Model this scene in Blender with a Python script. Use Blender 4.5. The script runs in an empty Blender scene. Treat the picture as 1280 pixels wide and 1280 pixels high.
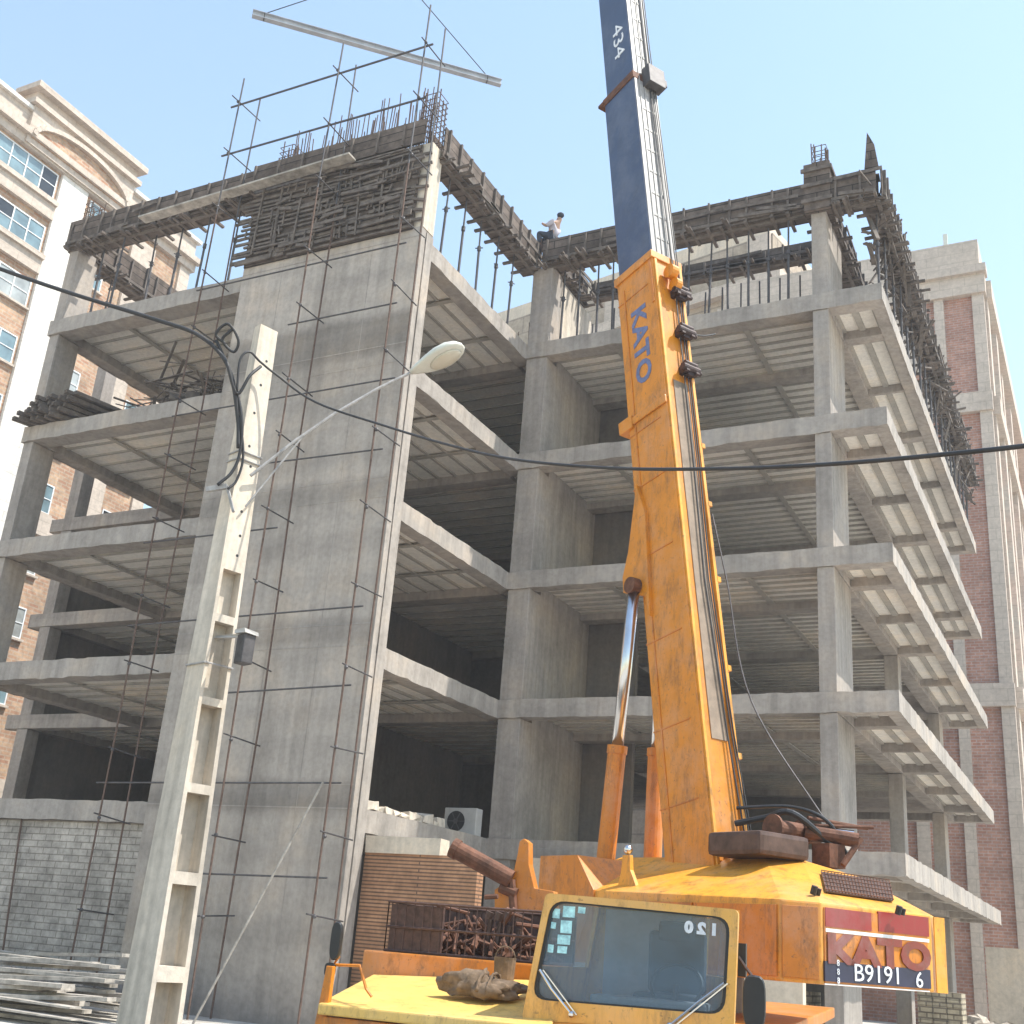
import bpy, bmesh, math, random
from mathutils import Vector, Matrix, Euler
random.seed(11)
PI = math.pi
SC = bpy.context.scene
COL = SC.collection

# ---------------------------------------------------------------- camera
FPX = 1451.65
CR = Vector((0.89188, 0.44596, 0.07530))      # camera right
CD = Vector((-0.09326, 0.34427, -0.93423))    # camera down
CF = Vector((-0.44255, 0.82620, 0.34864))     # camera forward
CP = Vector((13.007, -18.894, 1.70))
cam_data = bpy.data.cameras.new('camera')
cam = bpy.data.objects.new('camera', cam_data)
COL.objects.link(cam)
cam.matrix_world = Matrix(((CR.x, -CD.x, -CF.x, CP.x), (CR.y, -CD.y, -CF.y, CP.y), (CR.z, -CD.z, -CF.z, CP.z), (0, 0, 0, 1)))
cam_data.sensor_width = 36.0
cam_data.lens = 36.0 * FPX / 1280.0
cam_data.clip_start = 0.1
cam_data.clip_end = 4000
SC.camera = cam

# ---------------------------------------------------------------- sky and sun
SUN_EL = math.radians(61)
SUN_AZ = math.radians(19)                      # from +X towards +Y
sdir = Vector((math.cos(SUN_EL) * math.cos(SUN_AZ), math.cos(SUN_EL) * math.sin(SUN_AZ), math.sin(SUN_EL)))
world = bpy.data.worlds.new('World')
SC.world = world
world.use_nodes = True
wn = world.node_tree.nodes
sky = wn.new('ShaderNodeTexSky')
sky.sky_type = 'NISHITA'
sky.sun_disc = False
sky.sun_elevation = SUN_EL
sky.sun_rotation = math.radians(90) - SUN_AZ
sky.air_density = 2.0
sky.dust_density = 1.5
sky.ozone_density = 0.3
sky.altitude = 1200
wn['Background'].inputs['Strength'].default_value = 0.15
world.node_tree.links.new(sky.outputs[0], wn['Background'].inputs['Color'])
sun_data = bpy.data.lights.new('sun', 'SUN')
sun_data.energy = 4.2
sun_data.angle = math.radians(0.5)
sun_data.color = (1.0, 0.95, 0.86)
sun = bpy.data.objects.new('sun', sun_data)
COL.objects.link(sun)
sun.rotation_euler = sdir.to_track_quat('Z', 'Y').to_euler()
sun.location = (0, 0, 80)
SC.view_settings.view_transform = 'Standard'
SC.view_settings.look = 'None'
SC.view_settings.exposure = 0.86
SC.view_settings.gamma = 1.0

# ---------------------------------------------------------------- sighting helpers (photo pixel -> real point on a real plane)
def ray(px, py):
    return CR * ((px - 640) / FPX) + CD * ((py - 640) / FPX) + CF
def on_plane(px, py, pt, n):
    r = ray(px, py); n = Vector(n)
    return CP + r * ((Vector(pt) - CP).dot(n) / r.dot(n))
def at_x(px, py, x): return on_plane(px, py, (x, 0, 0), (1, 0, 0))
def at_y(px, py, y): return on_plane(px, py, (0, y, 0), (0, 1, 0))
def at_z(px, py, z): return on_plane(px, py, (0, 0, z), (0, 0, 1))
def at_d(px, py, d): return CP + ray(px, py) * d

# ---------------------------------------------------------------- materials
class NT:
    def __init__(s, name):
        s.m = bpy.data.materials.new(name); s.m.use_nodes = True
        s.t = s.m.node_tree; s.b = s.t.nodes['Principled BSDF']
    def n(s, typ, **kw):
        x = s.t.nodes.new(typ)
        for k, v in kw.items(): setattr(x, k, v)
        return x
    def l(s, a, b): s.t.links.new(a, b)
    def coord(s, kind='Object', scale=(1, 1, 1)):
        c = s.n('ShaderNodeTexCoord'); m = s.n('ShaderNodeMapping')
        m.inputs['Scale'].default_value = scale
        s.l(c.outputs[kind], m.inputs['Vector']); return m.outputs[0]
    def noise(s, vec, scale, detail=4, rough=0.6):
        x = s.n('ShaderNodeTexNoise'); x.inputs['Scale'].default_value = scale
        x.inputs['Detail'].default_value = detail; x.inputs['Roughness'].default_value = rough
        s.l(vec, x.inputs['Vector']); return x.outputs['Fac']
    def ramp(s, fac, stops):
        x = s.n('ShaderNodeValToRGB'); e = x.color_ramp.elements
        while len(e) < len(stops): e.new(0.5)
        for i, (p, c) in enumerate(stops):
            e[i].position = p; e[i].color = (c[0], c[1], c[2], 1) if not isinstance(c, (int, float)) else (c, c, c, 1)
        s.l(fac, x.inputs['Fac']); return x.outputs['Color']
    def mix(s, a, b, fac, mode='MIX'):
        x = s.n('ShaderNodeMix', data_type='RGBA', blend_type=mode)
        for inp, v in ((x.inputs[6], a), (x.inputs[7], b)):
            if isinstance(v, (tuple, list)): inp.default_value = (v[0], v[1], v[2], 1)
            else: s.l(v, inp)
        if isinstance(fac, (int, float)): x.inputs[0].default_value = fac
        else: s.l(fac, x.inputs[0])
        return x.outputs[2]
    def bump(s, h, strength=0.3, dist=0.02):
        x = s.n('ShaderNodeBump'); x.inputs['Strength'].default_value = strength; x.inputs['Distance'].default_value = dist
        s.l(h, x.inputs['Height']); s.l(x.outputs[0], s.b.inputs['Normal'])
    def base(s, c):
        if isinstance(c, (tuple, list)): s.b.inputs['Base Color'].default_value = (c[0], c[1], c[2], 1)
        else: s.l(c, s.b.inputs['Base Color'])
    def rough(s, v, metal=0.0, spec=None):
        s.b.inputs['Roughness'].default_value = v; s.b.inputs['Metallic'].default_value = metal
        if spec is not None: s.b.inputs['Specular IOR Level'].default_value = spec

def lerp(c, k): return tuple(min(1, x * k) for x in c)

def concrete(name, c, streak=0.5, blotch=0.35, warm=(1.08, 1.0, 0.9), lifts=0.0):
    s = NT(name)
    v = s.coord(); vs = s.coord(scale=(3.2, 3.2, 0.22))
    big = s.noise(v, 0.55, 5, 0.65); fine = s.noise(v, 9, 6, 0.7); st = s.noise(vs, 1.6, 4, 0.6)
    col = s.ramp(big, [(0.28, lerp(c, 1 - blotch)), (0.5, c), (0.74, tuple(a * b * (1 + blotch * .6) for a, b in zip(c, warm)))])
    col = s.mix(col, s.ramp(st, [(0.3, 0.55), (0.55, 1.0), (0.72, 1.22)]), streak, 'MULTIPLY')
    col = s.mix(col, s.ramp(fine, [(0.3, 0.72), (0.6, 1.08)]), 0.55, 'MULTIPLY')
    if lifts:
        sp = s.n('ShaderNodeSeparateXYZ'); cz = s.n('ShaderNodeTexCoord'); s.l(cz.outputs['Object'], sp.inputs[0])
        wob = s.noise(s.coord(scale=(.6, .6, .6)), 1.2, 3); ma = s.n('ShaderNodeMath', operation='MULTIPLY_ADD'); s.l(wob, ma.inputs[0]); ma.inputs[1].default_value = .25; s.l(sp.outputs['Z'], ma.inputs[2])
        md = s.n('ShaderNodeMath', operation='DIVIDE'); s.l(ma.outputs[0], md.inputs[0]); md.inputs[1].default_value = 17.2
        xr = s.n('ShaderNodeValToRGB'); xr.color_ramp.interpolation = 'LINEAR'; el = xr.color_ramp.elements
        bands = [(0, .66), (.06, .86), (.225, .92), (.235, .60), (.26, .68), (.27, .95), (.42, .97), (.43, .72), (.45, .76), (.46, 1.0), (.60, .93), (.625, .72), (.64, .98), (.80, .90), (.815, .58), (.86, .62), (.872, 1.08), (.955, 1.1), (.965, .95), (1.0, 1.12)]
        el[0].color = (.66, .65, .64, 1); el[1].color = (1.1, 1.09, 1.07, 1)
        for p_, q_ in bands[1:-1]:
            e_ = el.new(p_); e_.color = (q_, q_ * .99, q_ * .97, 1)
        s.l(md.outputs[0], xr.inputs['Fac']); col = s.mix(col, xr.outputs['Color'], .95, 'MULTIPLY')
        vz = s.coord(scale=(0.05, 0.05, 0.9))
        zz = s.noise(vz, 1.0, 2, 0.5)
        col = s.mix(col, s.ramp(zz, [(0.36, 0.66), (0.47, 1.0), (0.55, 1.18), (0.62, 0.86)]), lifts, 'MULTIPLY')
    s.base(col); s.rough(0.92, spec=0.2); s.bump(fine, 0.35, 0.015)
    return s.m

def plain(name, c, rough=0.6, metal=0.0, var=0.25, scale=4.0, bump=0.0, spec=None):
    s = NT(name); v = s.coord()
    f = s.noise(v, scale, 5, 0.65)
    s.base(s.ramp(f, [(0.3, lerp(c, 1 - var)), (0.7, lerp(c, 1 + var))])); s.rough(rough, metal, spec)
    if bump: s.bump(f, bump, 0.02)
    return s.m

def paint(name, c, dirt=(0.16, 0.09, 0.05), amount=0.35, rough=0.42):
    s = NT(name); v = s.coord(); vs = s.coord(scale=(5, 5, 0.6))
    a = s.noise(v, 2.2, 6, 0.7); b = s.noise(vs, 2.0, 5, 0.7); f = s.noise(v, 22, 4, 0.7)
    col = s.ramp(a, [(0.3, lerp(c, 0.86)), (0.65, lerp(c, 1.08))])
    k = s.ramp(b, [(0.56, 0.0), (0.74, amount)])
    col = s.mix(col, dirt, k)
    big = s.noise(v, 0.9, 6, 0.75)
    col = s.mix(col, tuple(min(1, x * .7 + .14) for x in c), s.ramp(big, [(0.48, 0.0), (0.64, amount * 1.3)]))
    gr = s.noise(s.coord(scale=(1, 1, .35)), 5.5, 8, 0.8)
    col = s.mix(col, lerp(dirt, .55), s.ramp(gr, [(0.50, 0.0), (0.72, min(.8, amount * 2.0))]))
    k2 = s.ramp(f, [(0.61, 0.0), (0.68, 0.6)])
    col = s.mix(col, lerp(dirt, 0.8), k2)
    s.base(col); s.rough(rough); s.bump(a, 0.08, 0.02)
    return s.m

def brick(name, c1, c2, mortar, w=0.23, h=0.075, gap=0.012, var=0.5, bl=0.35):
    s = NT(name); uv = s.coord('UV'); v = s.coord()
    x = s.n('ShaderNodeTexBrick'); x.offset = 0.5
    x.inputs['Color1'].default_value = (*c1, 1); x.inputs['Color2'].default_value = (*c2, 1); x.inputs['Mortar'].default_value = (*mortar, 1)
    x.inputs['Scale'].default_value = 1.0; x.inputs['Mortar Size'].default_value = gap
    x.inputs['Brick Width'].default_value = w; x.inputs['Row Height'].default_value = h; x.inputs['Bias'].default_value = 0.0
    s.l(uv, x.inputs['Vector'])
    n1 = s.noise(v, 0.8, 5, 0.7); n2 = s.noise(v, 5.0, 5, 0.7)
    col = s.mix(x.outputs['Color'], s.ramp(n1, [(0.3, 1 - bl), (0.7, 1 + bl * 0.5)]), 1.0, 'MULTIPLY')
    col = s.mix(col, s.ramp(n2, [(0.3, 1 - var), (0.65, 1.15)]), 0.7, 'MULTIPLY')
    s.base(col); s.rough(0.9, spec=0.2); s.bump(x.outputs['Fac'], -0.4, 0.01)
    return s.m

M = {}
M['concrete'] = concrete('grey_concrete', (0.345, 0.312, 0.283), streak=.45)
M['concrete_wall'] = concrete('shuttered_concrete', (0.40, 0.36, 0.325), streak=0.4, blotch=0.26, lifts=0.35)
M['concrete_beam'] = concrete('beam_concrete', (0.37, 0.335, 0.302), streak=0.5)
M['concrete_light'] = concrete('pale_concrete', (0.60, 0.535, 0.45), streak=0.65, blotch=0.2)
M['ceiling'] = concrete('filler_block', (0.82, 0.785, 0.72), streak=0.0, blotch=0.15)
M['joist'] = concrete('joist_concrete', (0.41, 0.385, 0.345), streak=0.0)
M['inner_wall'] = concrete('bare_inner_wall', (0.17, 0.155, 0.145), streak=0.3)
M['ground'] = plain('dusty_ground', (0.48, 0.45, 0.40), 0.95, var=0.35, scale=0.6, bump=0.4)
M['asphalt'] = plain('asphalt', (0.10, 0.095, 0.088), 0.9, var=0.3, scale=6)
M['formwork'] = brick('formwork_boards', (0.13, 0.105, 0.09), (0.20, 0.16, 0.135), (0.04, 0.034, 0.03), w=6.5, h=0.24, gap=0.012, var=0.6, bl=0.5)
M['timber'] = plain('weathered_timber', (0.13, 0.108, 0.092), 0.9, var=0.5, scale=5, bump=0.4)
M['timber_pale'] = plain('grey_plank', (0.36, 0.33, 0.29), 0.9, var=0.45, scale=4, bump=0.4)
M['steel_dark'] = plain('dark_steel_tube', (0.085, 0.08, 0.082), 0.6, 0.4, var=0.4, scale=8)
M['rebar'] = plain('rusty_rebar', (0.13, 0.085, 0.065), 0.8, 0.3, var=0.4, scale=12)
M['rust'] = plain('rusty_metal', (0.135, 0.06, 0.035), 0.75, 0.3, var=0.5, scale=9, bump=0.3)
M['brown_metal'] = plain('brown_metal', (0.095, 0.058, 0.045), 0.55, 0.4, var=0.4, scale=6)
M['black'] = plain('black_rubber', (0.016, 0.016, 0.017), 0.5, var=0.3)
M['cable'] = plain('black_cable', (0.025, 0.025, 0.027), 0.6, var=0.3)
M['orange'] = paint('crane_paint_shade_tone', (0.57, 0.185, 0.01), amount=0.42)  # crane paint with the shade of its sides put into the colour
M['yellow'] = paint('crane_paint_sun_tone', (0.74, 0.325, 0.03), amount=0.4)  # same crane paint, sunlit brightness of its tops put into the colour
M['cab_paint'] = paint('cab_yellow_paint', (0.78, 0.40, 0.075), amount=0.35)
M['dusty_channel'] = plain('dusty_brown_channel', (0.25, 0.19, 0.14), 0.8, var=0.35, scale=3)
M['guide_iron'] = plain('dark_greasy_iron', (0.05, 0.032, 0.03), 0.6, 0.3, var=0.5, scale=14)
M['deck_paint'] = paint('deck_paint_sun_tone', (0.80, 0.51, 0.135), amount=0.32)  # crane paint on the deck, strong sunlight put into the paler yellow
M['boom_paint'] = paint('boom_orange_paint', (0.62, 0.222, 0.008), amount=0.36)
M['navy'] = paint('navy_paint', (0.04, 0.062, 0.12), dirt=(0.10, 0.11, 0.14), amount=0.25, rough=0.35)
M['grey_paint'] = paint('boom_top_grey_paint', (0.34, 0.325, 0.31), dirt=(0.16, 0.14, 0.12), amount=0.4, rough=0.5)
M['galvanised'] = plain('galvanised_steel', (0.40, 0.42, 0.45), 0.5, 0.3, var=0.2, scale=3)
M['hose_grey'] = plain('grey_hose', (0.30, 0.29, 0.28), 0.6, var=0.3, scale=12)
M['red'] = paint('red_paint', (0.27, 0.018, 0.018), amount=0.25)
M['red_faded'] = paint('faded_red_paint', (0.20, 0.03, 0.02), amount=0.5)
M['sign_navy'] = plain('navy_plate', (0.02, 0.022, 0.05), 0.5, var=0.4)
M['white'] = plain('white_paint', (0.75, 0.74, 0.72), 0.6, var=0.12)
M['letter_blue'] = plain('blue_grey_lettering', (0.12, 0.15, 0.28), 0.6, var=0.3, scale=14)
M['letter_white'] = plain('white_lettering', (0.7, 0.72, 0.75), 0.6, var=0.25, scale=14)
M['chrome'] = plain('chromed_steel', (0.62, 0.62, 0.62), 0.22, 1.0, var=0.08)
M['sticker'] = plain('cyan_sticker', (0.40, 0.78, 0.88), 0.5, var=0.5, scale=24)
M['lamp_body'] = plain('pale_lamp_casting', (0.55, 0.56, 0.50), 0.5, var=0.1)
M['lamp_lens'] = plain('lamp_lens', (0.50, 0.47, 0.38), 0.3, var=0.1)
M['white_stone'] = brick('white_stone_cladding', (0.72, 0.69, 0.64), (0.68, 0.655, 0.61), (0.58, 0.55, 0.51), w=0.9, h=0.42, gap=0.02, var=0.15, bl=0.12)
M['cream_stone'] = brick('cream_stone_cladding', (0.56, 0.48, 0.41), (0.53, 0.455, 0.385), (0.46, 0.395, 0.33), w=1.1, h=0.5, gap=0.02, var=0.25, bl=0.15)
M['brick_tan'] = brick('tan_brick', (0.42, 0.23, 0.15), (0.55, 0.38, 0.25), (0.48, 0.37, 0.28), w=0.5, h=0.17, gap=0.03, var=0.4)
M['brick_red'] = brick('pink_brick', (0.41, 0.20, 0.145), (0.49, 0.27, 0.20), (0.46, 0.34, 0.30), w=0.34, h=0.125, gap=0.02, var=0.35)
M['brick_brown'] = brick('brown_wall_brick', (0.36, 0.19, 0.105), (0.44, 0.245, 0.14), (0.15, 0.09, 0.06), w=9.0, h=0.066, gap=0.014, var=0.4)
M['block_grey'] = brick('grey_rendered_block', (0.47, 0.43, 0.385), (0.39, 0.36, 0.32), (0.24, 0.215, 0.185), w=0.44, h=0.14, gap=0.012, var=0.6, bl=0.45)
M['block_sand'] = brick('sand_block', (0.48, 0.42, 0.31), (0.40, 0.34, 0.25), (0.20, 0.17, 0.13), w=0.3, h=0.12, gap=0.02, var=0.5, bl=0.3)
M['plaster'] = concrete('beige_plaster', (0.60, 0.52, 0.42), streak=0.3, blotch=0.2)
M['beige_panel'] = brick('beige_panel', (0.40, 0.33, 0.26), (0.36, 0.30, 0.23), (0.26, 0.22, 0.18), w=3.2, h=1.3, gap=0.05, var=0.3, bl=0.2)
M['win_frame'] = plain('white_window_frame', (0.72, 0.74, 0.75), 0.5, var=0.08)
M['rubble'] = plain('broken_masonry', (0.40, 0.35, 0.29), 0.95, var=0.5, scale=7, bump=0.5)
M['skin'] = plain('skin', (0.36, 0.22, 0.15), 0.6, var=0.1)
M['shirt'] = plain('pale_shirt', (0.50, 0.48, 0.54), 0.9, var=0.15)
M['trousers'] = plain('dark_trousers', (0.05, 0.06, 0.08), 0.9, var=0.2)
M['mesh_grey'] = plain('dark_mesh', (0.09, 0.05, 0.04), 0.7, 0.3, var=0.4, scale=20)
M['tarp'] = plain('dirty_brown_canvas', (0.16, 0.11, 0.07), 0.95, var=0.55, scale=10, bump=0.6)
M['side_glass'] = plain('dusty_side_window', (0.55, 0.58, 0.60), 0.3, var=0.15)
M['seat'] = plain('dark_seat', (0.045, 0.05, 0.06), 0.7, var=0.2)
M['cab_inside'] = plain('cab_lining', (0.34, 0.34, 0.34), 0.8, var=0.2)
M['ac_white'] = plain('aircon_casing', (0.45, 0.44, 0.42), 0.5, var=0.1)

def glass(name, tint, refl=0.9, rough=0.04, see=0.0):
    s = NT(name)
    if see <= 0:
        v = s.coord(); f = s.noise(v, 0.9, 3)
        s.base(s.ramp(f, [(0.35, lerp(tint, 0.7)), (0.65, lerp(tint, 1.25))])); s.rough(rough, 0.0, refl)
        return s.m
    t = s.n('ShaderNodeBsdfTransparent'); t.inputs['Color'].default_value = (*tint, 1)
    g = s.n('ShaderNodeBsdfGlossy'); g.inputs['Roughness'].default_value = rough; g.inputs['Color'].default_value = (0.9, 0.95, 1, 1)
    d = s.n('ShaderNodeBsdfDiffuse'); d.inputs['Color'].default_value = (0.15, 0.28, 0.40, 1)
    fr = s.n('ShaderNodeFresnel'); fr.inputs['IOR'].default_value = 1.5
    m1 = s.n('ShaderNodeMixShader'); du = s.noise(s.coord(), 2.5, 6, .7); s.l(s.ramp(du, [(.3, .2), (.7, .42)]), m1.inputs[0])
    s.l(t.outputs[0], m1.inputs[1]); s.l(d.outputs[0], m1.inputs[2])
    m2 = s.n('ShaderNodeMixShader'); s.l(fr.outputs[0], m2.inputs[0]); s.l(m1.outputs[0], m2.inputs[1]); s.l(g.outputs[0], m2.inputs[2])
    s.l(m2.outputs[0], s.t.nodes['Material Output'].inputs['Surface'])
    return s.m
M['pane_dark'] = glass('dark_open_pane', (0.03, 0.035, 0.04), 0.6, 0.08)
M['pane_pale'] = glass('curtained_pane', (0.34, 0.36, 0.35), 0.8, 0.1)
M['pane'] = glass('window_pane', (0.16, 0.24, 0.27), 0.9, 0.06)
M['windshield'] = glass('dusty_windshield', (0.72, 0.82, 0.90), see=1)

# ---------------------------------------------------------------- mesh builder
class MB:
    def __init__(s): s.v = []; s.f = []
    def add(s, vs, fs):
        o = len(s.v); s.v += [Vector(v) for v in vs]; s.f += [tuple(i + o for i in f) for f in fs]; return s
    def box(s, x0, x1, y0, y1, z0, z1):
        return s.add([(x0, y0, z0), (x1, y0, z0), (x1, y1, z0), (x0, y1, z0), (x0, y0, z1), (x1, y0, z1), (x1, y1, z1), (x0, y1, z1)],
                     [(0, 3, 2, 1), (4, 5, 6, 7), (0, 1, 5, 4), (1, 2, 6, 5), (2, 3, 7, 6), (3, 0, 4, 7)])
    def obox(s, c, ax, hs):
        c = Vector(c); ax = [Vector(a).normalized() for a in ax]
        vs = [c + ax[0] * (sx * hs[0]) + ax[1] * (sy * hs[1]) + ax[2] * (sz * hs[2]) for sz in (-1, 1) for sx, sy in ((-1, -1), (1, -1), (1, 1), (-1, 1))]
        return s.add(vs, [(0, 3, 2, 1), (4, 5, 6, 7), (0, 1, 5, 4), (1, 2, 6, 5), (2, 3, 7, 6), (3, 0, 4, 7)])
    def bar(s, p0, p1, w, h, upv=(0, 0, 1)):
        p0 = Vector(p0); p1 = Vector(p1); d = (p1 - p0); L = d.length; d.normalize()
        u = Vector(upv); a = d.cross(u)
        if a.length < 1e-3: a = d.cross(Vector((1, 0, 0)))
        a.normalize(); u = a.cross(d)
        return s.obox((p0 + p1) / 2, (d, a, u), (L / 2, w / 2, h / 2))
    def prism(s, poly, ext):
        poly = [Vector(p) for p in poly]; e = Vector(ext); n = len(poly)
        fs = [tuple(range(n))[::-1], tuple(range(n, 2 * n))] + [(i, (i + 1) % n, n + (i + 1) % n, n + i) for i in range(n)]
        return s.add(poly + [p + e for p in poly], fs)
    def loft(s, rings, cap=True):
        n = len(rings[0]); vs = [p for r in rings for p in r]; fs = []
        for k in range(len(rings) - 1):
            for i in range(n):
                j = (i + 1) % n; fs.append((k * n + i, k * n + j, (k + 1) * n + j, (k + 1) * n + i))
        if cap: fs += [tuple(range(n))[::-1], tuple((len(rings) - 1) * n + i for i in range(n))]
        return s.add(vs, fs)
    def tube(s, p0, p1, r, n=8, r2=None):
        p0 = Vector(p0); p1 = Vector(p1); d = (p1 - p0).normalized()
        a = d.orthogonal().normalized(); b = d.cross(a); r2 = r if r2 is None else r2
        ring = lambda p, q: [p + (a * math.cos(2 * PI * i / n) + b * math.sin(2 * PI * i / n)) * q for i in range(n)]
        return s.loft([ring(p0, r), ring(p1, r2)])
    def path(s, pts, r, n=6):
        pts = [Vector(p) for p in pts]; rings = []; a = None
        for i, p in enumerate(pts):
            d = (pts[min(i + 1, len(pts) - 1)] - pts[max(i - 1, 0)]).normalized()
            if a is None: a = d.orthogonal().normalized()
            a = (a - d * a.dot(d)).normalized(); b = d.cross(a)
            q = r[i] if isinstance(r, (list, tuple)) else r
            rings.append([p + (a * math.cos(2 * PI * k / n) + b * math.sin(2 * PI * k / n)) * q for k in range(n)])
        return s.loft(rings)
    def ball(s, c, r, n=10, m=6, sq=(1, 1, 1)):
        c = Vector(c); rings = []
        for j in range(m + 1):
            t = PI * (j + 0.001) / (m + 0.002)
            rings.append([c + Vector((r * sq[0] * math.sin(t) * math.cos(2 * PI * i / n), r * sq[1] * math.sin(t) * math.sin(2 * PI * i / n), -r * sq[2] * math.cos(t))) for i in range(n)])
        return s.loft(rings)
    def build(s, name, mat, parent=None, label=None, cat=None, group=None, kind=None, bev=0.0, smooth=False, origin=None, jit=0.0):
        me = bpy.data.meshes.new(name)
        if parent is not None:
            o0 = root_of(parent)
        elif origin is not None: o0 = Vector(origin)
        else:
            xs = [v.x for v in s.v]; ys = [v.y for v in s.v]; zs = [v.z for v in s.v]
            o0 = Vector(((min(xs) + max(xs)) / 2, (min(ys) + max(ys)) / 2, min(zs)))
        vs = [v - o0 for v in s.v]
        if jit: vs = [v + Vector((random.uniform(-jit, jit), random.uniform(-jit, jit), random.uniform(-jit, jit))) for v in vs]
        me.from_pydata([tuple(v) for v in vs], [], s.f)
        bm = bmesh.new(); bm.from_mesh(me)
        bmesh.ops.recalc_face_normals(bm, faces=bm.faces)
        if bev:
            bmesh.ops.bevel(bm, geom=[e for e in bm.edges if len(e.link_faces) == 2 and e.calc_face_angle(0) > 0.6], offset=bev, segments=2, profile=0.6, affect='EDGES', clamp_overlap=True)
        uvl = bm.loops.layers.uv.new('UVMap')
        for f in bm.faces:
            n = f.normal; ax, ay, az = abs(n.x), abs(n.y), abs(n.z)
            for lp in f.loops:
                c = lp.vert.co
                lp[uvl].uv = (c.x, c.y) if az >= ax and az >= ay else ((c.y, c.z) if ax >= ay else (c.x, c.z))
            if smooth: f.smooth = True
        bm.to_mesh(me); bm.free()
        me.materials.append(M[mat] if isinstance(mat, str) else mat)
        o = bpy.data.objects.new(name, me); COL.objects.link(o)
        if parent is not None: o.parent = parent
        else: o.location = o0
        tag(o, label, cat, group, kind)
        return o

ROOTLOC = {}
def root_of(p):
    while p.parent is not None: p = p.parent
    return Vector(p.location)
def tag(o, label=None, cat=None, group=None, kind=None):
    if label: o['label'] = label
    if cat: o['category'] = cat
    if group: o['group'] = group
    if kind: o['kind'] = kind
    return o
def thing(name, loc, label, cat, group=None):
    o = bpy.data.objects.new(name, None); o.empty_display_size = 0.3
    COL.objects.link(o); o.location = loc
    return tag(o, label, cat, group)
def dup(o, parent=None):
    c = o.copy(); COL.objects.link(c)
    if parent is not None: c.parent = parent
    for ch in [x for x in o.children]: dup(ch, c)
    return c
def text(txt, size, mat, parent, p, xdir, ydir, name='lettering', ext=0.006, mirror=False, sx=1.0, bold=0.0):
    cu = bpy.data.curves.new('lettering', 'FONT'); cu.body = txt; cu.size = size; cu.extrude = ext; cu.align_x = 'CENTER'; cu.align_y = 'CENTER'
    cu.resolution_u = 3; cu.offset = bold
    to = bpy.data.objects.new('lettering', cu); COL.objects.link(to)
    dg = bpy.context.evaluated_depsgraph_get()
    me = bpy.data.meshes.new_from_object(to.evaluated_get(dg))
    bpy.data.objects.remove(to); bpy.data.curves.remove(cu)
    X = Vector(xdir).normalized(); Y = Vector(ydir); Y = (Y - X * Y.dot(X)).normalized(); Z = X.cross(Y)
    o0 = root_of(parent); p = Vector(p)
    for v in me.vertices:
        x = -v.co.x if mirror else v.co.x
        v.co = p + X * (x * sx) + Y * v.co.y + Z * v.co.z - o0
    me.materials.clear(); me.materials.append(M[mat])
    o = bpy.data.objects.new(name, me); COL.objects.link(o); o.parent = parent
    return o

# ================================================================ ground
g = MB(); g.add([(-700, -400, 0), (700, -400, 0), (700, 1500, 0), (-700, 1500, 0)], [(0, 1, 2, 3)])
g.build('ground', 'ground', kind='structure', label='dusty bare ground of the building site', origin=(0, 0, 0))
g = MB(); g.add([(-60, -16.5, .004), (60, -16.5, .004), (60, -9.2, .004), (-60, -9.2, .004)], [(0, 1, 2, 3)])
g.build('road', 'asphalt', kind='structure', label='asphalt street in front of the site', origin=(0, 0, 0))

# ================================================================ unfinished building
LV = [3.95, 7.15, 10.35, 13.55, 16.75]
ZT = 19.95
BD = 0.42           # beam depth
XL, XW, XC, XR = -11.9, -5.15, 0.0, 8.0
XV = -17.2           # left edge of the rear wing
XO = 9.2            # outer edge of right cantilever
YI, YE, YB = 5.42, 24.2, 5.85
bld = thing('unfinished_building', (0, 0, 0), 'six level bare concrete building frame under construction behind the truck crane', 'building')

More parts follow.
